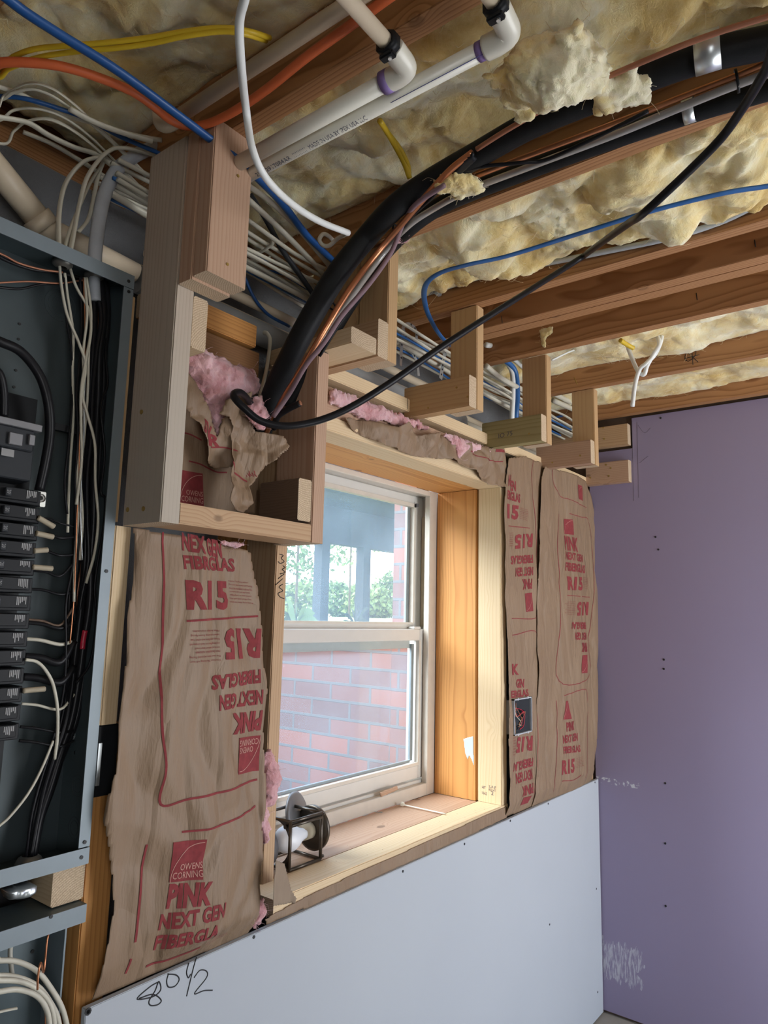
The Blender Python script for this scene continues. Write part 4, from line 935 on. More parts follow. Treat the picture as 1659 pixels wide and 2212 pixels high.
tube('elbow', [(xb, B2.y + .004, 2.352), (xb, B2.y - .02, 2.352), (xb - .006, B2.y - .034, 2.353), (xb - .028, B2.y - .036, 2.356), (xb - .04, B2.y - .036, 2.358)], r1 * 1.28, 'pvc_white', pu, 16)
cyl('primer_stain', (xb, B2.y + .012, 2.352), (xb, B2.y - .002, 2.352), r1 * 1.30, 'primer_purple', pu)
for nm, xx, yy_, px0, lab in (('tan_pipe', xb, B2.y - .036, 3, 'tan plastic pipe crossing to the upper elbow of the twin pipes'), ('tan_pipe', xa, B.y - .041, 4, 'tan plastic pipe meeting the elbow nearest the top edge')):
    t = thing(nm, (xx - .2, yy_, 2.36), lab, 'pipe')
    cyl('pipe', (xx - .036, yy_, 2.357), (xx - 1.6, yy_, 2.39), .0118, 'pvc_tan', t)
    c = Vector((xx - .052, yy_, 2.3575)); 
    lathe('pipe_clamp', [(.013, -.008), (.0185, -.008), (.0185, .008), (.013, .008)], c, (1, 0, 0), 'black_plastic', t, 6)
    box('clamp_tab', (c.x - .007, c.x + .007), (c.y - .012, c.y + .012), (c.z - .024, c.z - .016), 'black_plastic', t, .002)
    dots('screw', [(c.x, c.y - .004, c.z - .024)], (0, 0, -1), .003, 'galvanised', t, .003)
pl = thing('tan_pipe', at(600, 120, 'z', 2.4), 'long tan pipe running beside the orange cable along the reddish joist', 'pipe')
q0 = at(385, 262, 'z', 2.40); q1 = at(700, 45, 'z', 2.40)
xq = (q0.x + q1.x) / 2
cyl('pipe', (xq, q0.y + .03, 2.405), (xq, -1.3, 2.405), .0118, 'pvc_tan', pl)
tube('elbow', [(xq, q0.y, 2.405), (xq, q0.y + .025, 2.405), (xq - .004, q0.y + .04, 2.412), (xq - .006, q0.y + .044, 2.44)], .0155, 'pvc_tan', pl, 12)
# pipes behind the top plate
def runpipe(label, x0, x1, y, z, r, mat): return tag(cyl('drain_pipe', (x0, y, z), (x1, y, z), r, mat), label, 'pipe')
gp = runpipe('grey plastic pipe lying along the wall behind the top plate', .79, 2.1, .130, 2.226, .030, 'pvc_grey')
runpipe('white plastic pipe behind the top plate on the right side', 2.101, 2.75, .130, 2.205, .032, 'pvc_white')
runpipe('slim tan pipe along the foundation just above the grey pipe', .79, 2.9, .172, 2.272, .0125, 'pvc_tan')
tp2 = thing('drain_pipe', (.6, .15, 2.25), 'thick beige drain pipe above the breaker panel at the left edge', 'pipe')
q = at(88, 480, 'y', .13); q2 = at(88, 480, 'y', .13) + (at(-60, 300, 'y', .13) - at(88, 480, 'y', .13)) * 1.0; q2 = q + (q2 - q) * 1.45; q2.y = .13
cyl('pipe', q2, q, .024, 'pvc_tan', tp2); cyl('pipe', (q.x - .005, .13, q.z - .004), (.785, .13, 2.238), .021, 'pvc_tan', tp2)
d_ = (q - q2).normalized(); cyl('coupling', q - d_ * .012, q + d_ * .012, .0285, 'pvc_tan', tp2)
tag(cyl('conduit', (.80, .12, 2.29), (1.9, .12, 2.29), .0125, 'pvc_tan'), 'thin beige conduit behind the bundle of cables', 'pipe')

# ================================================================== REFRIGERANT LINES
cable('refrigerant_line', 'thick black insulated line curving down into the box frame', [Vector((1.06, -2.35, 2.385)), at(1720, 75, 'z', 2.385), at(1500, 128, 'z', 2.385), at(1300, 205, 'z', 2.385), at(1150, 268, 'z', 2.385), at(1030, 335, 'z', 2.38), at(920, 398, 'z', 2.375), at(850, 450, 'z', 2.345), at(790, 515, 'y', -.265), at(730, 590, 'y', -.23), at(675, 680, 'y', -.19), at(630, 765, 'y', -.14), at(590, 850, 'y', -.07), at(565, 930, 'y', -.01)], .0235, 'black_rubber', cat='pipe', seg=18)
cable('refrigerant_line', 'second black insulated line running flat beside the joist', [Vector((1.17, -2.35, 2.40)), at(1750, 165, 'z', 2.40), at(1500, 240, 'z', 2.40), at(1300, 308, 'z', 2.40), at(1100, 382, 'z', 2.40), at(960, 440, 'z', 2.39), at(880, 495, 'z', 2.36), at(820, 560, 'y', -.17), at(745, 670, 'y', -.13), at(680, 780, 'y', -.09), at(620, 880, 'y', -.03)], .0185, 'black_rubber', cat='pipe', seg=16)
def ap(s): return px(s)
cable('copper_pipe', 'bright copper pipe riding along the outer side of the black line bend', [at(1020, 330, 'z', 2.36), at(975, 365, 'z', 2.355), at(930, 412, 'z', 2.345), at(880, 470, 'z', 2.325), at(820, 540, 'y', -.30), at(755, 625, 'y', -.265), at(700, 715, 'y', -.23), at(650, 800, 'y', -.17), at(610, 865, 'y', -.11), at(575, 935, 'y', -.03)], .0062, 'copper', cat='pipe')
cable('copper_pipe', 'dull copper pipe on top of the thick black line at the upper right', 'w1.05,-2.35,2.365; 1720 15 z2.365; 1545 72 z2.365; 1420 120 z2.36; 1250 195 z2.365; 1110 272 z2.36; 1030 322 z2.36', 7, 'copper_dull', cat='pipe')
cable('copper_pipe', 'copper pipe running between the two black insulated lines', 'w1.10,-2.35,2.375; 1720 108 z2.375; 1600 160 z2.375; 1490 203 z2.375; 1300 277 z2.375; 1150 333 z2.375; 1020 383 z2.37; 930 420 z2.37; 900 440 z2.37', 7, 'copper', cat='pipe')
cable('drain_tube', 'clear grey plastic tube alongside the black lines and joist', 'w1.13,-2.35,2.365; 1740 130 z2.365; 1600 180 z2.365; 1480 228 z2.365; 1330 290 z2.37; 1150 358 z2.37; 1010 412 z2.37; 930 455 z2.365; 880 490 z2.35; 830 545 y-.24; 760 640 y-.2; 700 725 y-.17; 650 800 y-.13; 615 860 y-.08', 8, 'clear_tube', cat='tube')
cable('control_cable', 'mauve control cable crossing over the black line bend', '960 400 z2.335; 900 440 z2.33; 872 480 z2.33; 845 545 y-.31; 800 610 y-.3; 740 680 y-.27; 700 740 y-.24; 660 790 y-.2; 625 850 y-.14; 590 900 y-.1', 5.5, 'foam_purple')
cable('control_cable', 'thin dark cable looping over the flat black line', '1400 240 z2.35; 1280 300 z2.35; 1180 345 z2.355; 1120 352 z2.355; 1000 370 z2.36; 930 430 z2.36; 880 480 z2.35; 830 560 y-.22; 740 690 y-.18; 690 770 y-.13', 4, 'black_cable')
def strap(name, label, c, axis_pts, r, w, mat):
    a = Vector(axis_pts[0]); b = Vector(axis_pts[1]); d = (b - a).normalized(); c = Vector(c)
    return tag(lathe(name, [(r, -w / 2), (r + .001, -w / 2), (r + .001, w / 2), (r, w / 2)], c, d, mat, None, 24), label, 'strap')
c1 = at(1528, 112, 'z', 2.383); strap('pipe_strap', 'wide shiny metal strap around the thick black line at the top right', c1, (at(1600, 98, 'z', 2.385), at(1450, 146, 'z', 2.385)), .0275, .036, 'galvanised')
c1 = at(1488, 236, 'z', 2.395); strap('pipe_strap', 'narrow shiny strap holding the second black line', c1, (at(1550, 222, 'z', 2.40), at(1430, 262, 'z', 2.40)), .0215, .018, 'galvanised')
for i, (x, y, z, r, lab) in enumerate(((1592, 175, 2.375, .017, 'black zip tie around copper pipe and clear tube at the upper right'), (855, 498, 2.338, .012, 'black zip tie at the joist end beside a pink tuft'), (716, 660, 2.20, .012, 'black zip tie low on the bundle beside the black line bend'))):
    c = at(x, y, 'z', z); strap('zip_tie', lab, c, (c, c + Vector((.15, -1, .1)) if i < 2 else c + Vector((.5, -.3, .8))), r, .004, 'black_plastic')
tag(sheet('electrical_tape', [(960, 392), (1000, 345), (1022, 330), (1030, 345), (1000, 372), (975, 398)], 'z', 2.355, 'black_plastic', bulge=.004, edge=.006, backfill=.003, step=.004), 'wrap of black tape on the thick black line', 'tape')
tag(wool('pink_wool', [(850, 512), (868, 500), (884, 508), (882, 520), (868, 524), (852, 522)], 'z', 2.35, 'pink_fluff', R=.007, step=.0045, voxel=.0018, disp=.005, dscale=.01, seed=31, fibres=14), 'tiny pink tuft at the joist end by the zip tie', 'insulation')

# ================================================================== CABLES
cable('hanging_cable', 'long black cable sweeping from the upper right down into the box frame', [Vector((1.0, -2.35, 2.33)), at(1700, 60, 'z', 2.30), at(1655, 150, 'z', 2.29), at(1600, 240, 'z', 2.29), at(1540, 318, 'z', 2.28), at(1400, 452, 'z', 2.23), at(1250, 560, 'y', -.52), at(1100, 655, 'y', -.44), at(960, 745, 'y', -.37), at(850, 822, 'y', -.31), at(760, 878, 'y', -.26), at(690, 908, 'y', -.22), at(620, 920, 'y', -.19), at(565, 910, 'y', -.165), at(528, 882, 'y', -.15), at(506, 858, 'y', -.135), at(510, 848, 'y', -.12), at(525, 852, 'y', -.10), at(548, 880, 'y', -.06)], .0072, 'black_cable', seg=12)
e_ = cable('cable_stub', 'short cut-off end of black cable inside the box frame', [at(592, 925, 'y', -.06), at(600, 900, 'y', -.09), at(622, 884, 'y', -.12), at(648, 871, 'y', -.15)], .0068, 'black_cable')
cyl('cut_end', at(647, 871.5, 'y', -.149), at(650, 870, 'y', -.152), .0052, 'copper_dull', e_)
cable('hanging_cable', 'bright white cable dangling in front of the twin pipes to the black line', [Vector((.30, -.95, 2.62)), Vector((.42, -.86, 2.42)), at(545, -60, 'z', 2.30), at(528, 0, 'z', 2.30), at(517, 55, 'z', 2.30), at(522, 150, 'z', 2.29), at(532, 240, 'y', -.36), at(545, 320, 'y', -.36), at(575, 385, 'y', -.35), at(630, 440, 'y', -.33), at(690, 478, 'y', -.31), at(752, 503, 'y', -.29)], .0062, 'white_cable_bright')
cable('cable_loop', 'small curled end of white cable left of the black line bend', '752 504 y-.27; 730 515 y-.22; 712 530 y-.2; 698 530 y-.19; 690 518 y-.19; 698 506 y-.19; 710 510 y-.19; 722 522 y-.18', 4.5, 'white_cable')
cable('ethernet_cable', 'thick blue cable slanting across the upper left to the doubled block', 'w-.5,-.62,2.37; -40 -50 z2.37; 20 0 z2.37; 60 30 z2.37; 130 75 z2.37; 250 150 z2.37; 380 245 z2.37; 460 305 z2.37; 520 350 z2.36; 560 388 z2.35; 610 440 h.08,2.37; 660 505 h.08,2.37; 700 545 h.08,2.37; 760 600 h.08,2.37', 11, 'blue_cable', flat=.7)
cable('orange_cable', 'orange cable rising along the reddish joist from the left edge', 'w-.55,-.12,2.385; -40 150 z2.385; 0 136 z2.385; 60 135 z2.385; 130 143 z2.385; 200 163 z2.385; 280 195 z2.385; 330 228 z2.385; 370 260 z2.39; 410 273 z2.395; 455 265 z2.395; 510 238 z2.395; 580 190 z2.395; 660 125 z2.395; 750 60 z2.395; 860 -20 z2.395', 10.5, 'orange_cable')
for s_, lab in (('w-.5,.10,2.40; -20 150 z2.40; 30 122 z2.40; 80 105 z2.40; 160 98 z2.40; 250 90 z2.40; 330 80 z2.40; 400 68 z2.40; 480 60 z2.40; 540 68 z2.40; 583 82 z2.42', 'upper of the two yellow cables arching below the insulation'), ('w-.5,.13,2.39; -20 165 z2.39; 20 148 z2.395; 80 125 z2.395; 160 112 z2.395; 250 104 z2.395; 330 93 z2.395; 400 78 z2.395; 480 68 z2.395; 530 74 z2.395; 575 88 z2.42', 'lower of the two yellow cables arching below the insulation')):
    cable('yellow_cable', lab, s_, 6, 'yellow_cable')
for k, s_ in enumerate(('820 260 z2.43; 845 300 z2.43; 872 350 z2.42; 885 385 z2.40', '835 285 z2.44; 862 320 z2.43; 880 355 z2.42; 883 375 z2.41')):
    cable('yellow_cable', ('left' if k == 0 else 'right') + ' of two short yellow cable ends dropping behind the black line', s_, 6, 'yellow_cable')
cable('yellow_cable', 'short yellow cable end poking out beside the knotted white cable', '1340 735 z2.40; 1355 745 z2.395; 1368 752 z2.39', 5, 'yellow_cable')
# arcs at the upper left
arcs = [('-30 178; 0 188; 50 206; 120 243; 200 265; 290 292; 350 303', 8, 'greenish white flat cable, topmost long one from the left edge'),
        ('-30 245; 0 253; 60 265; 105 292; 160 318; 210 335; 260 372; 330 430', 8, 'flat white cable sagging below the blue one at the left edge'),
        ('-20 235; 10 205; 60 180; 110 190; 160 225; 200 262; 260 320; 340 400', 4, 'thin white cable making the highest arch at the left edge'),
        ('-20 215; 30 200; 70 193; 110 206; 150 232; 200 270; 280 345; 350 420', 4, 'thin white cable arching just under the highest arch'),
        ('-20 260; 30 238; 80 235; 140 255; 200 300; 250 350; 320 420', 5, 'pinkish white cable in the middle of the arches'),
        ('0 310; 30 283; 60 262; 110 258; 170 290; 230 340; 300 400', 5, 'white cable forming the lowest arch at the left edge'),
        ('150 235; 200 262; 260 285; 330 305', 8, 'wide pinkish white cable behind the blue cable over the panel'),
        ('50 285; 110 310; 170 345; 240 390; 320 440', 6, 'dusty greenish cable hanging behind the lowest arch')]
for k, (s_, r, lab) in enumerate(arcs): cable('white_cable', lab, ('w-.5,%.3f,%.3f;' % (.02 + .015 * k, 2.36 - .006 * k) if s_[0] in '-0' else '') + ';'.join(a + ' h%.3f,%.3f' % (.06 + .012 * k, 2.425 - .003 * k) for a in s_.split(';')), r, 'white_cable', 'white cables over the breaker panel', flat=.6)
cable('ethernet_cable', 'blue cable winding over the white cables above the panel', 'w-.5,.05,2.35;' + ';'.join(a + ' h.1,2.42' for a in '-30 205; 0 208; 50 212; 120 232; 190 258; 260 295; 330 325; 352 336'.split(';')), 5.5, 'blue_cable')
for s_, r, lab in (('128 552 y.05; 126 500 y.06; 130 440 y.07; 145 390 y.07; 180 350 y.06; 220 338 y.05', 8, 'left flat white cable dropping into the panel top'),
                   ('150 556 y.05; 160 500 y.05; 172 440 y.05; 190 380 y.04; 230 330 y.03; 270 320 y.02; 345 338 y.01', 7.5, 'bright flat white cable arching from the panel top to the grey post'),
                   ('136 552 y.06; 150 500 y.06; 170 450 y.07; 195 395 y.08; 225 350 y.08', 6, 'dull flat white cable between the two arching into the panel'),
                   ('170 500 y.05; 190 475 y.06; 200 440 y.07; 212 380 y.08; 225 345 y.08', 5.5, 'white cable doubling back beside the panel cables')):
    cable('white_cable', lab, s_, r, 'white_cable', flat=.55)
cable('service_cable', 'thick grey cable curving from the panel top behind the grey post', '205 590 y.045; 206 540 y.045; 215 470 y.045; 228 415 y.045; 255 365 y.045; 295 335 y.045; 340 318 y.045; 395 316 y.045; 440 325 y.045', 14, 'grey_cable')
# bundle along the wall
rb = random.Random(11)
bl_ = ['topmost cable of the bundle running along the wall behind the hangers', 'bundle cable just below the topmost one', 'upper middle cable of the wall bundle', 'middle cable of the wall bundle', 'lower middle cable of the wall bundle', 'cable near the bottom of the wall bundle', 'bottom cable of the wall bundle', 'cable at the back of the wall bundle against the foundation', 'frontmost cable of the wall bundle', 'thick cable in the wall bundle near the purple wall']
for k in range(10):
    y = .015 + (k % 4) * .028 + rb.uniform(-.006, .006); z = 2.385 - (k // 2) * .012
    pts = []
    for i in range(13):
        x = .66 + i * .192; pts.append(Vector((x, y + .02 * noise.noise(Vector((i * .45, k * 3.3, 1))), z + .022 * noise.noise(Vector((i * .4, k * 2.7, 5))) - .004)))
    cable('bundle_cable', bl_[k], pts, .0062 if k != 9 else .009, 'white_cable', 'white cables bundled along the wall', flat=.6)
for k, (y, z, lab) in enumerate(((.03, 2.35, 'blue cable in the wall bundle, front one'), (.075, 2.335, 'blue cable in the wall bundle, rear one'))):
    cable('ethernet_cable', lab, [Vector((.66 + i * .2, y + .015 * noise.noise(Vector((i * .5, k, 9))), z + .018 * noise.noise(Vector((i * .5, k, 3))))) for i in range(12)], .004, 'light_blue_cable')
cable('black_cable', 'dark cable slanting behind the doubled block toward the black line', '540 420 y.02; 575 475 y.01; 610 540 y.0; 645 590 y.0; 680 640 y.0', 6, 'dark_plastic')
for s_, r, lab in (('535 400; 590 440; 650 500; 700 560; 740 610', 7, 'white cable emerging right of the doubled block, upper'), ('535 430; 600 490; 660 550; 720 615', 7, 'greenish white cable right of the doubled block, middle'), ('535 475; 590 515; 640 550; 700 580', 6, 'white cable right of the doubled block, lower'), ('530 540; 560 545; 585 530; 590 520', 4, 'curled white cable just right of the doubled block'), ('530 562; 575 565; 582 555', 4, 'second curled white cable right of the doubled block'), ('520 560; 600 600; 660 622', 5, 'white cable lying along the sill plate left of the black line')):
    cable('white_cable', lab, ';'.join(a + ' h.07,2.38' for a in s_.split(';')), r, 'white_cable', flat=.6)
cable('blue_wire', 'thin blue wire curving over the grey concrete right of the doubled block', '525 583 y.1; 570 584 y.1; 620 595 y.1; 680 620 y.1', 3, 'blue_cable'); cable('blue_wire', 'thin blue wire drooping toward the orange block', '528 598 y.1; 550 645 y.1; 580 680 y.1; 625 705 y.1', 3.5, 'blue_cable')
cable('white_cable', 'white cable wrapped around the end of the old orange block', '560 860 y.02; 572 815 y.02; 580 770 y.03; 583 735 y.035; 578 722 y.04; 570 718 y.06', 5, 'white_cable', flat=.6)
cable('ethernet_cable', 'bright blue flat cable crossing the insulation and bending down behind the hanger', 'w1.52,-2.35,2.385; 1740 385 z2.385; 1659 402 z2.385; 1560 418 z2.38; 1400 458 z2.375; 1250 505 z2.375; 1100 552 z2.37; 1010 572 z2.365; 950 590 z2.37; 920 615 z2.38; 917 650 y-.1; 930 690 y-.06; 960 735 y-.03; 1010 770 y.0', 7, 'light_blue_cable', flat=.45)
cable('service_cable', 'grey cable stapled along the side of a joist at the right', 'w1.62,-2.35,2.5; 1740 410 x1.62; 1659 432 x1.622; 1560 478 x1.624; 1450 513 x1.625; 1300 545 x1.625; 1150 575 x1.625; 1050 595 x1.625; 960 622 x1.625; 890 645 x1.625', 6.5, 'grey_cable')
tag(box('cable_staple', (1.612, 1.635), (-.09, -.075), (2.46, 2.49), 'grey_staple', bev=.003), 'grey plastic staple holding the grey cable to the joist', 'staple')
# knotted white cable
kc = cable('hanging_cable', 'short bright white cable tied in a loose knot hanging between joists', '1350 728 x2.30; 1358 755 x2.30; 1372 790 x2.30; 1382 806 x2.30; 1392 808 x2.295; 1398 790 x2.29; 1412 765 x2.29; 1424 745 x2.29; 1420 725 x2.30; 1412 712 x2.32', 4.6, 'white_cable_bright')
cable('cable_tail', '', '1430 705 x2.32; 1428 735 x2.30; 1415 765 x2.295; 1396 785 x2.285; 1382 798 x2.285; 1372 830 x2.285; 1366 878 x2.285', 4.6, 'white_cable_bright', parent=kc)
cable('white_wire', 'thin white wire stretched beside the third hanger', '1192 778 x2.13; 1225 762 x2.2; 1252 752 x2.28', 2, 'white_cable_bright')
# blue and white drop behind the middle hanger
for k, (s_, mt, lab) in enumerate((('1050 755 y.02; 1085 775 y.0; 1112 800 y-.01; 1118 850 y-.01; 1115 900 y.0; 1118 930 y.03', 'light_blue_cable', 'blue cable dropping left of the middle hanger'), ('1050 750 y.03; 1080 768 y.01; 1105 800 y.0; 1108 850 y.0; 1106 900 y.01; 1108 930 y.03', 'white_cable_bright', 'white cable dropping with the blue one left of the middle hanger'), ('1050 745 y-.01; 1080 752 y-.01; 1110 775 y-.01; 1140 800 y-.01; 1180 830 y.0', 'white_cable_bright', 'white cable passing in front of the bundle at the middle hanger'), ('1050 790 y-.01; 1080 815 y-.01; 1125 840 y-.01; 1180 865 y.0', 'white_cable', 'pair cable sagging lowest at the middle hanger'))):
    cable('drop_cable', lab, s_, 5.5, mt)
for k, (s_, lab) in enumerate((('1195 850 y.0; 1240 872 y.0; 1290 890 y.0; 1355 905 y.02', 'white cable reaching the purple wall corner, upper'), ('1195 865 y.0; 1240 885 y.0; 1285 903 y.0; 1340 912 y.02', 'white cable reaching the purple wall corner, lower'))):
    cable('white_cable', lab, s_, 5, 'white_cable')
for k, s_ in enumerate(('1190 905 y.1; 1215 898 y.1; 1245 893 y.1', '1190 918 y.1; 1215 916 y.1; 1245 910 y.1')):
    cable('blue_wire', 'thin blue wire behind the hanger nearest the purple wall, ' + ('upper' if k == 0 else 'lower'), s_, 2.5, 'blue_cable')
# perforated metal straps
def pstrap(label, s_, w=.009):
    pts = smoothpath(px(s_), 8); V = []; Fc = []; n = len(pts)
    for i, p in enumerate(pts):
        t = (pts[min(i + 1, n - 1)] - pts[max(i - 1, 0)]).normalized(); q = t.cross(Vector((0, 1, 0))).normalized() * w; V += [p + q, p - q, p + q + Vector((0, .0012, 0)), p - q + Vector((0, .0012, 0))]
    for i in range(n - 1):
        a = 4 * i; b = a + 4; Fc += [(a, a + 1, b + 1, b), (a + 3, a + 2, b + 2, b + 3), (a, b, b + 2, a + 2), (a + 1, a + 3, b + 3, b + 1)]
    o = tag(mk('perforated_strap', V, Fc, 'galvanised'), label, 'strap'); dots('hole', [pts[i] + Vector((0, -.0002, 0)) for i in range(3, n - 2, 5)], (0, -1, 0), .0034, 'screw_black', o, .0006); return o
pstrap('perforated metal strap hanging left of the broad hanger', '968 742 y.02; 962 760 y.02; 957 785 y.02; 955 800 y.02; 952 818 y.02', .0085)
pstrap('perforated metal strap bent in a loop behind the black cable', '866 790 y.03; 868 745 y.03; 872 706 y.03; 890 702 y.03; 900 720 y.03; 898 745 y.03', .006)
pstrap('thin perforated strap slanting down to the slim pipe', '872 712 y.05; 885 750 y.05; 900 780 y.05; 905 812 y.05', .006)

# ================================================================== SERVICE PANEL
pn = thing('breaker_panel', (.52, .05, 1.12), 'open grey breaker panel full of wires at the left edge', 'electrical panel')
X0, X1, Z0, Z1 = .30, .703, 1.112, 2.158
box('back_plate', (X0, X1 - .002), (.098, .101), (Z0, Z1), 'panel_back', pn)
side = box('side_wall', (X1 - .003, X1), (0, .10), (Z0, Z1), 'panel_grey', pn); box('side_wall', (X0, X0 + .003), (0, .10), (Z0, Z1), 'panel_grey', pn); box('lip', (X0, X0 + .02), (-.0015, .0005), (Z0 + .028, Z1 - .028), 'panel_lip', pn); box('top_wall', (X0, X1), (0, .10), (Z1 - .003, Z1), 'panel_grey', pn); box('bottom_wall', (X0, X1), (0, .10), (Z0, Z0 + .003), 'panel_grey', pn)
box('lip', (X1 - .020, X1), (-.0015, .0005), (Z0 + .028, Z1 - .028), 'panel_lip', pn); box('lip', (X0, X1), (-.002, .0), (Z1 - .027, Z1), 'panel_lip', pn); box('lip', (X0, X1), (-.002, .0), (Z0, Z0 + .026), 'panel_lip', pn)
dots('screw', [(X1 - .012, -.002, Z1 - .015), (X1 - .010, -.002, Z1 - .035), (X1 - .010, -.002, 1.60), (X1 - .010, -.002, Z0 + .036), (X1 - .014, -.002, Z0 + .013)], (0, -1, 0), .0032, 'screw_black', pn)
for z in (1.16, 1.23):
    V, Fc = [], []
    for rr_ in (.012, .018):
        v, f = tubedata([Vector((X1 - .0035, .045 + rr_ * math.cos(a * math.pi / 10), z + rr_ * math.sin(a * math.pi / 10))) for a in range(21)], .0004, 4); o_ = len(V); V += v; Fc += [tuple(i + o_ for i in q) for q in f]
    mk('knockout', V, Fc, 'panel_back', pn)
for x, y in ((42, 700), (40, 733), (34, 800), (30, 836), (27, 870)): dots('hole', [at(x, y, 'y', .0975)], (0, -1, 0), .0025, 'screw_black', pn)
V, Fc = [], []
for rr_ in (.016, .023, .03):
    c = at(130, 660, 'y', .0975); v, f = tubedata([c + Vector((rr_ * math.cos(a * math.pi / 10), -.0005, rr_ * math.sin(a * math.pi / 10))) for a in range(21)], .0004, 4); o_ = len(V); V += v; Fc += [tuple(i + o_ for i in q) for q in f]
mk('knockout', V, Fc, 'panel_grey', pn)
for x, y, r in ((136, 560, .014), (203, 592, .014)):
    c = at(x, y, 'y', .05); c.z = Z1 - .004
    lathe('cable_connector', [(r * .5, .012), (r, .012), (r * 1.25, .004), (r * 1.25, 0), (r, -.003), (r * .6, -.006)], c - Vector((0, 0, .006)), (0, 0, 1), 'steel_dull', pn, 16)
# bus and breakers
box('bus_plate', (.42, .586), (.085, .097), (1.22, 1.90), 'black_plastic', pn)
mb = thing('main_breaker', (.5, .05, 1.78), None, None); mb.parent = pn; mb.matrix_parent_inverse = world_of(pn).inverted()
multibox('breaker_body', [((.42, .562), (.03, .09), (1.742, 1.835)), ((.42, .556), (.02, .03), (1.79, 1.826))], 'dark_plastic', mb, .002)
multibox('breaker_ridge', [((.42, .566), (.016, .03), (1.826, 1.838)), ((.513, .535), (.014, .02), (1.795, 1.815)), ((.545, .555), (.014, .02), (1.80, 1.818))], 'plate_grey', mb, .001)
box('rating_label', (.505, .525), (.0185, .0195), (1.775, 1.787), 'white_print', mb)
br0 = None
for i in range(14):
    z = 1.717 - i * .0293; t = thing('circuit_breaker', (.54, .06, z), None, None); t.parent = pn; t.matrix_parent_inverse = world_of(pn).inverted()
    multibox('breaker_body', [((.44, .583), (.034, .085), (z - .0135, z + .0115)), ((.44, .576), (.028, .034), (z - .009, z + .011)), ((.583, .589), (.045, .085), (z - .0135, z - .006))], 'black_plastic', t, .001)
    multibox('toggle', [((.518, .528), (.018, .028), (z - .006, z + .008))], 'dark_plastic', t, .001)
    stp = bmesh.new(); V, Fc = textmesh('20', 0.0); vs = [stp.verts.new((.520 + v * .006, .0175, z - .002 + (1 - u) * .006)) for u, v in V]
    for f in Fc:
        try: stp.faces.new([vs[k] for k in f])
        except ValueError: pass
    me = bpy.data.meshes.new('rating_number'); stp.to_mesh(me); stp.free(); recenter(link('rating_number', me, 'white_print', t))
    bxs = []
    rr = random.Random(i)
    for k in range(6):
        hgt = rr.uniform(.006, .015); bxs.append(((.556 + k * .0028, .5578 + k * .0028), (.0272, .0278), (z + .009 - hgt, z + .009)))
    multibox('printed_label', bxs, 'white_print', t)
lug = thing('neutral_lug', at(85, 1078, 'y', .05), None, None); lug.parent = pn; lug.matrix_parent_inverse = world_of(pn).inverted()
c = at(84, 1077, 'y', .05); box('lug_block', (c.x - .010, c.x + .010), (.045, .08), (c.z - .014, c.z + .012), 'aluminium', lug, .001)
lathe('lug_screw', [(.0025, .004), (.004, .0), (.0075, 0), (.0075, .003)], c + Vector((0, -.006, 0)), (0, -1, 0), 'steel_dull', lug, 12)
cable('main_conductor', '', '-40 720 y.03; 0 738 y.03; 45 760 y.03; 85 810 y.03; 104 870 y.03; 108 930 y.035; 100 990 y.04; 85 1060 y.05', 10.5, 'black_cable', parent=pn)
cable('main_conductor', '', '-20 790 y.03; 0 810 y.03; 8 850 y.035; 8 900 y.04', 9, 'black_cable', parent=pn)
spine = [(203, 600), (208, 680), (204, 760), (200, 850), (196, 940), (192, 1030), (190, 1120), (186, 1210), (178, 1300), (170, 1390), (160, 1480), (145, 1560), (122, 1630), (100, 1700), (80, 1770), (66, 1850)]
rs = random.Random(5)
def spinewire(off, amp, ys, y0, r, mat, start=None, seed=0, end=16, beg=0, nm='panel_wire'):
    pts = []
    if start: pts += px(start)
    for i, (a, b) in enumerate(spine[beg:end]):
        w = amp * noise.noise(Vector((i * .55, seed * 5.1, 0))) * 2; sq = 1 - max(0, (i + beg - 8)) / 10
        pts.append(at(a + (off + w) * sq, b, 'y', y0 + .012 * noise.noise(Vector((i * .4, seed, 7)))))
    return cable(nm, '', pts, r, mat, parent=pn, seg=8)
for k, (off, amp, y0, r, mt) in enumerate(((12, 4, .05, .0075, 'black_cable'), (-4, 5, .055, .0065, 'black_cable'), (22, 5, .06, .006, 'black_cable'), (-14, 6, .06, .004, 'black_cable'), (2, 8, .045, .0042, 'black_cable'), (-24, 5, .07, .0035, 'black_cable'), (30, 5, .07, .0035, 'black_cable'), (8, 9, .065, .004, 'copper_dull'), (16, 10, .07, .003, 'black_cable'), (-8, 9, .07, .003, 'copper_dull'), (-18, 9, .075, .003, 'black_cable'))):
    spinewire(off, amp, 0, y0, r, mt, seed=k + 1)
spinewire(-30, 6, 0, .04, .0022, 'black_cable', seed=20); spinewire(-22, 6, 0, .038, .0024, 'white_cable', seed=21, end=9); spinewire(-14, 7, 0, .038, .0024, 'white_cable', seed=22, end=8); spinewire(-20, 5, 0, .036, .0013, 'copper', seed=23, end=10); spinewire(-16, 6, 0, .035, .0015, 'galvanised', seed=24, end=8, beg=2)
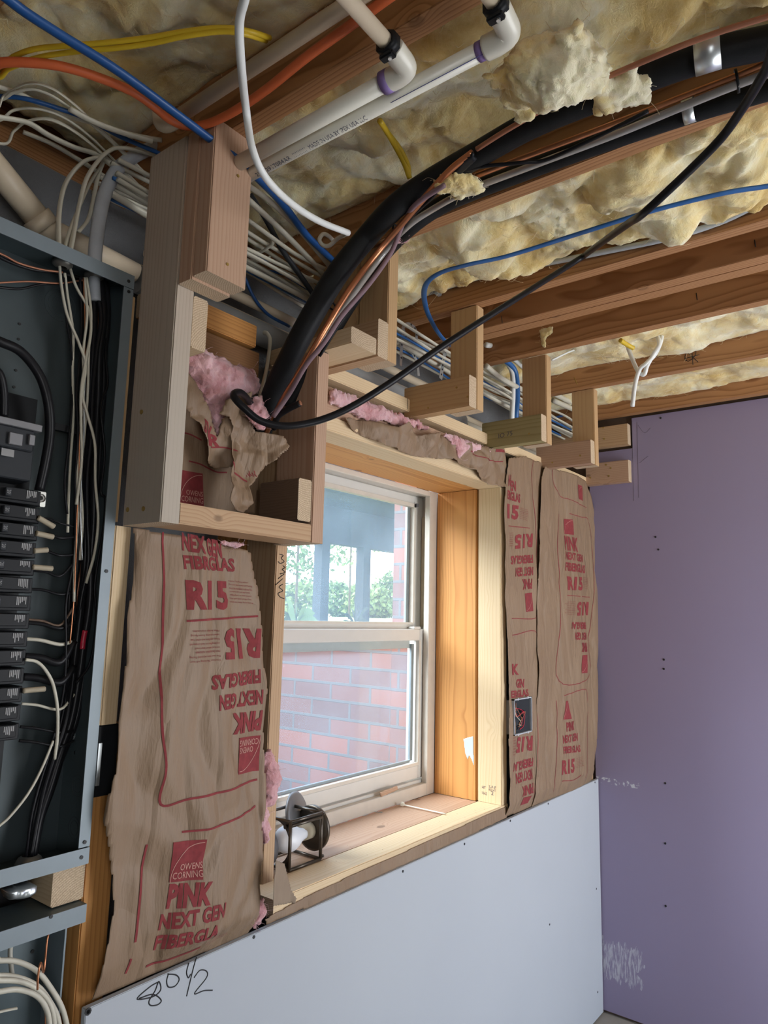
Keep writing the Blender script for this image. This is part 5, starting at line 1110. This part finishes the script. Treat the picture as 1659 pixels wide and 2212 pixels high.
for s_, mt, r in (('128 570 y.05; 133 620 y.045; 145 680 y.04; 170 740 y.035; 185 790 y.03; 178 850 y.03; 190 900 y.03; 205 960 y.03; 206 1040 y.03; 212 1120 y.03; 205 1190 y.03; 186 1260 y.03', 'white_cable', 3.2),
                  ('150 575 y.05; 165 620 y.04; 192 670 y.035; 196 720 y.03; 183 790 y.03; 175 850 y.03; 175 920 y.03; 176 1000 y.03; 165 1090 y.03', 'white_cable', 3.2),
                  ('140 590 y.05; 146 640 y.05; 158 720 y.05; 157 800 y.05; 158 900 y.05; 152 1000 y.05; 148 1080 y.05; 146 1150 y.045', 'white_cable', 3),
                  ('138 600 y.05; 142 680 y.05; 155 760 y.05; 156 860 y.05; 148 960 y.04; 140 1040 y.04; 145 1110 y.04', 'black_cable', 2.5),
                  ('225 620 y.06; 235 680 y.06; 228 760 y.05; 232 830 y.04; 218 880 y.03; 226 980 y.03; 218 1060 y.03; 228 1080 y.03; 222 1150 y.03; 205 1260 y.03; 208 1340 y.03; 195 1430 y.03; 165 1475 y.03', 'black_cable', 2.6),
                  ('-20 545 y.06; 20 565 y.06; 70 582 y.06; 130 590 y.06; 200 610 y.06; 230 640 y.06', 'black_cable', 4), ('-20 540 y.05; 10 552 y.05; 40 568 y.05; 90 582 y.05; 135 588 y.05', 'copper_dull', 2.5), ('-20 612 y.05; 60 608 y.05; 130 612 y.05; 180 605 y.05', 'copper_dull', 2), ('-20 618 y.06; 40 624 y.06; 90 614 y.06; 140 612 y.06', 'black_cable', 3),
                  ('-10 1790 y.02; 20 1765 y.02; 60 1715 y.02; 90 1660 y.03; 115 1600 y.04', 'white_cable', 3)):
    cable('panel_wire', '', s_, r, mt, parent=pn, seg=6)
for k, (y0_, y1_, mt, r) in enumerate(((1118, 1138, 'black_cable', 2), (1150, 1160, 'black_cable', 3), (1188, 1198, 'black_cable', 3), (1232, 1215, 'black_cable', 3), (1272, 1278, 'black_cable', 3), (1338, 1310, 'dark_wood', 2.5), (1345, 1343, 'black_cable', 4), (1380, 1385, 'white_cable', 4), (1418, 1385, 'black_cable', 8), (1462, 1440, 'black_cable', 8), (1520, 1500, 'white_cable', 3), (1570, 1578, 'black_cable', 3), (1600, 1600, 'black_cable', 3))):
    xe = 82 - (y0_ - 1100) * .066; cable('breaker_lead', '', '%f %f y.05; %f %f y.045; %f %f y.04; %f %f y.045' % (xe - 8, y0_, xe + 25, y0_ + 3, 130, y0_ + 12, 160, y1_), r, mt, parent=pn, seg=8)
cable('breaker_lead', '', '55 1425 y.03; 80 1430 y.03; 100 1450 y.03; 115 1480 y.03; 124 1530 y.03; 124 1590 y.035; 118 1640 y.04', 3.5, 'white_cable', parent=pn)
for k, (x0_, y0_, x1_, y1_) in enumerate(((82, 1118, 116, 1138), (78, 1152, 114, 1160), (73, 1190, 102, 1188), (70, 1225, 112, 1228), (50, 1492, 96, 1488))):
    cable('wire_tag', '', '%f %f y.03; %f %f y.03; %f %f y.03' % (x0_, y0_, (x0_ + x1_) / 2, (y0_ + y1_) / 2, x1_, y1_), 7.5, 'tag_tan', parent=pn, flat=.8)
cable('red_cap', '', '184 1362 y.035; 180 1382 y.035; 178 1402 y.035', 5.5, 'red_plastic', parent=pn)
cable('bare_sheath', '', '205 590 y.045; 204 610 y.045; 206 650 y.045', 12, 'grey_cable', parent=pn)
multibox('hook_bracket', [((.60, .645), (.05, .06), (1.845, 1.857))], 'black_plastic', pn)
c = at(64, 1848, 'y', .05); lathe('cable_clamp', [(.012, .012), (.018, .008), (.022, 0), (.022, -.004)], Vector((c.x, .05, Z0 + .008)), (0, 0, 1), 'steel_dull', pn, 16)
for x, y in ((148, 1590), (172, 1625)):
    c = at(x, y, 'y', .06); lathe('knockout_plug', [(.0, .004), (.008, .003), (.011, -.002)], c, (-.6, -.6, 0), 'galvanised' if x < 160 else 'black_plastic', pn, 14)
# lower box
lb = thing('lower_wiring_box', (.52, .05, .6), 'open lower grey box holding coils of white cable, bottom left corner', 'electrical box')
box('back_plate', (.30, .70), (.085, .088), (.45, 1.03), 'panel_grey', lb); box('side_wall', (.690, .693), (.03, .088), (.45, 1.03), 'panel_lip', lb); box('side_wall', (.30, .303), (.0, .088), (.45, 1.046), 'panel_grey', lb)
box('top_wall', (.30, .706), (.0, .088), (1.044, 1.048), 'panel_grey', lb); box('lip', (.30, .706), (-.002, .0), (1.020, 1.048), 'panel_lip', lb)
dots('screw', [at(110, 1980, 'y', -.002), at(143, 2058, 'y', .084), at(70, 2055, 'y', .084)], (0, -1, 0), .003, 'screw_black', lb)
c = at(145, 2058, 'y', .08); lathe('bolt', [(0, .008), (.005, .008), (.006, 0)], c, (0, -1, 0), 'galvanised', lb, 6)
for k, s_ in enumerate(('w.38,0,.70; w.33,0,.85; w.38,0,.98; -40 2080 y.0; 0 2075 y.0; 40 2078 y.0; 80 2098 y.0; 110 2135 y.0; 135 2180 y.0; 150 2240 y.0', 'w.40,-.01,.72; w.35,-.01,.84; w.40,-.01,.95; -40 2118 y-.01; 0 2108 y-.01; 40 2112 y-.01; 80 2130 y-.01; 105 2160 y-.01; 125 2200 y-.01; 130 2250 y-.01', 'w.40,-.02,.72; w.35,-.02,.84; w.40,-.02,.95; -40 2125 y-.02; 0 2118 y-.02; 50 2122 y-.02; 90 2145 y-.02; 112 2180 y-.02; 120 2240 y-.02', 'w.40,-.03,.72; w.35,-.03,.84; w.40,-.03,.95; -40 2150 y-.03; 0 2142 y-.03; 40 2138 y-.03; 80 2152 y-.03; 102 2185 y-.03; 110 2240 y-.03')):
    tag(cable('coiled_cable', '', s_, 6, 'white_cable', parent=None), ['outermost', 'second', 'third', 'innermost'][k] + ' loop of white cable coiled in the lower box', 'cable', 'white cable coil in the lower box')
cable('white_cable', 'upright white cable rising behind the coil in the lower box', '25 2030 y.05; 22 2060 y.05; 26 2105 y.04', 5, 'white_cable')
cable('ground_wire', 'bare copper wire hanging down from the lower box lip', '117 1982 y.01; 108 2010 y.01; 102 2030 y.01; 98 2070 y.0; 94 2100 y-.01; 88 2080 y-.04; 82 2110 y-.045; 81 2138 y-.045', 2.2, 'copper', cat='wire')
cable('ground_wire', 'thin copper wire at the very bottom beside the coil', '97 2180 y.02; 98 2200 y.02; 97 2240 y.02', 1.5, 'copper', cat='wire')
cable('wire_stub', 'stripped white cable end pointing out of the coil', '-10 2188 y-.05; 15 2182 y-.05; 36 2178 y-.05', 4.5, 'white_cable', flat=.6)
tag(sheet('conduit_fitting', [(12, 1925), (30, 1915), (70, 1908), (78, 1912), (76, 1928), (55, 1940), (20, 1944)], 'y', .03, 'galvanised', bulge=.014, edge=.01, amp=.008, freq=40, seed=2, backfill=.02, step=.003), 'cast metal cable clamp on top of the lower box', 'fitting')
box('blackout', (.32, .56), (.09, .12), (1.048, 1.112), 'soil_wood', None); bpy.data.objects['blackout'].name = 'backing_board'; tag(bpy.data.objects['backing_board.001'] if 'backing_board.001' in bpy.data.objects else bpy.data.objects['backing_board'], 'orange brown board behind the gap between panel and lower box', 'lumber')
stick('shim_block', 'pale block with a screw beside the orange stud below the panel', (.655, .711), (.02, .10), (1.05, 1.111), 'pine_pale')
stick('panel_stud', 'wood stud edge between panel side and grey post', (.7035, .7125), (.004, .09), (1.69, 2.12), 'pine_tan', 'stud')
ob = thing('outlet_box', (.72, .03, 1.28), 'black plastic outlet box beside the panel behind the left batt', 'electrical box')
multibox('box_body', [((.705, .745), (.003, .021), (1.215, 1.334))], 'black_plastic', ob, .002); box('bracket', (.7055, .712), (-.001, .003), (1.235, 1.305), 'galvanised', ob)

# ================================================================== THINGS ON THE SILL
ZS = .9330
lamp = thing('wall_sconce', (1.335, .03, ZS), 'bronze cage wall lamp with white bulb lying on the left of the sill', 'lamp')
# cage frame: corners measured from the photo
x0_, x1_ = 1.235, 1.345; y0_, y1_ = -.0, .10; z0_, z1_ = ZS + .004, ZS + .112
p00 = at(606, 1880, 'z', z0_)
ya0 = at(622, 1880, 'z', z0_).y; xa0 = at(622, 1880, 'z', z0_).x; xa1 = at(701, 1858, 'z', z0_).x
x0_, x1_ = xa0, xa1; y0_ = ya0 - .003; y1_ = y0_ + .105
bars = []
def P3_(x, y, z): return Vector((x, y, z))
rb_ = .0042
for y in (y0_, y1_):
    for z in (z0_, z1_): bars.append([P3_(x0_, y, z), P3_(x1_, y, z)])
for x in (x0_, x1_):
    for y in (y0_, y1_): bars.append([P3_(x, y, z0_), P3_(x, y, z1_)])
    for z in (z0_, z1_): bars.append([P3_(x, y0_, z), P3_(x, y1_, z)])
for y in (y0_,): bars.append([P3_(x0_, y - .002, z1_ - .009), P3_(x1_, y - .002, z1_ - .009)])
multitube('cage', bars, rb_, 'bronze', lamp, seg=8, sm=0)
ym, zm = (y0_ + y1_) / 2, (z0_ + z1_) / 2
# end plates with a round opening
def endplate(x, r):
    V = []; Fc = []; n = 32
    for k in range(n):
        a = 2 * math.pi * k / n; c_, s_ = math.cos(a), math.sin(a); m_ = max(abs(c_), abs(s_)); hw = (y1_ - y0_) / 2
        V += [(x, ym + c_ * r, zm + s_ * r), (x, ym + c_ / m_ * hw, zm + s_ / m_ * (z1_ - z0_) / 2)]
    m0 = len(V); V += [(a + .002, b, c) for a, b, c in V]
    for k in range(n):
        a = 2 * k; b = 2 * ((k + 1) % n); Fc += [(a, b, b + 1, a + 1), (m0 + a + 1, m0 + b + 1, m0 + b, m0 + a), (a, a + m0, b + m0, b), (a + 1, b + 1, b + 1 + m0, a + 1 + m0)]
    return mk('end_plate', V, Fc, 'bronze', lamp)
endplate(x0_, .0505)
lathe('back_plate', [(.0, .012), (.052, .012), (.055, .009), (.055, .001), (.048, 0), (.04, .004), (.02, -.004), (0, -.004)], (x1_ + .022, ym + .0, zm + .004), (1, 0, 0), 'bronze', lamp, 32)
lathe('socket', [(0, 0), (.020, 0), (.020, .034), (.017, .036), (0, .036)], (x1_ + .016, ym, zm), (-1, 0, 0), 'tag_tan', lamp, 20)
lathe('bulb', [(.013, 0), (.0145, .008), (.018, .020), (.026, .034), (.0315, .050), (.0320, .060), (.029, .074), (.021, .086), (.010, .0925), (0, .094)], (x1_ - .014, ym - .008, zm), (-1, 0, 0), 'bulb_glass', lamp, 24)
dots('rivet', [(x0_ - .003, y0_ + .012, z1_ - .012), (x0_ - .003, y0_ + .012, z0_ + .010)], (-1, 0, 0), .005, 'bronze', lamp, .004)
dots('thumb_nut', [(x1_ + .024, y0_ + .03, z1_ - .03), (x1_ + .004, y0_, z1_ - .003), (x1_ + .004, y0_, z0_ + .005)], (1, 0, 0), .004, 'bronze', lamp, .006)
l2 = thing('wall_sconce', (1.27, .16, ZS), 'second lamp with grey round plate behind the bronze cage lamp', 'lamp')
c = at(642, 1762, 'y', .185)
lathe('back_plate', [(0, .010), (.052, .010), (.058, .006), (.058, 0), (0, 0)], (c.x - .0, .19, c.z), (.35, -1, .25), 'plate_grey', l2, 36)
cyl('lamp_shade', (x0_ - .10, y0_ + .072, ZS + .048), (x0_ - .012, y0_ + .072, ZS + .048), .0475, 'plate_grey', l2, 28)
zt = thing('cable_tie', at(900, 1748, 'z', ZS), 'white plastic tie lying across the sill boards', 'cable tie')
a0, a1 = at(870, 1738, 'z', ZS + .004), at(962, 1758, 'z', ZS + .003); tube('strap', [a0, (a0 + a1) / 2, a1], .0035, 'pvc_white', zt, 6, .5); box('head', (a0.x - .008, a0.x + .004), (a0.y - .006, a0.y + .006), (ZS, ZS + .012), 'pvc_white', zt, .002)
c = at(826, 1757, 'z', ZS); nl = tag(cyl('nail', c + Vector((0, 0, .003)), c + Vector((-.012, .020, .003)), .0018, 'steel_dull', None, 8, .0012), 'small nail lying on the inner sill board', 'nail')
rr = random.Random(9); V = []; Fc = []
for k in range(70):
    p = Vector((rr.uniform(1.35, 2.12), rr.uniform(.01, .24), ZS + .0003)); s_ = rr.uniform(.001, .003); i = len(V)
    V += [p, p + Vector((s_, s_ * .3, 0)), p + Vector((s_ * .6, s_, .0012))]; Fc.append((i, i + 1, i + 2))
tag(mk('sill_debris', V, Fc, 'soil_wood'), 'scattered crumbs and dust on the window sill', 'debris', kind='stuff')
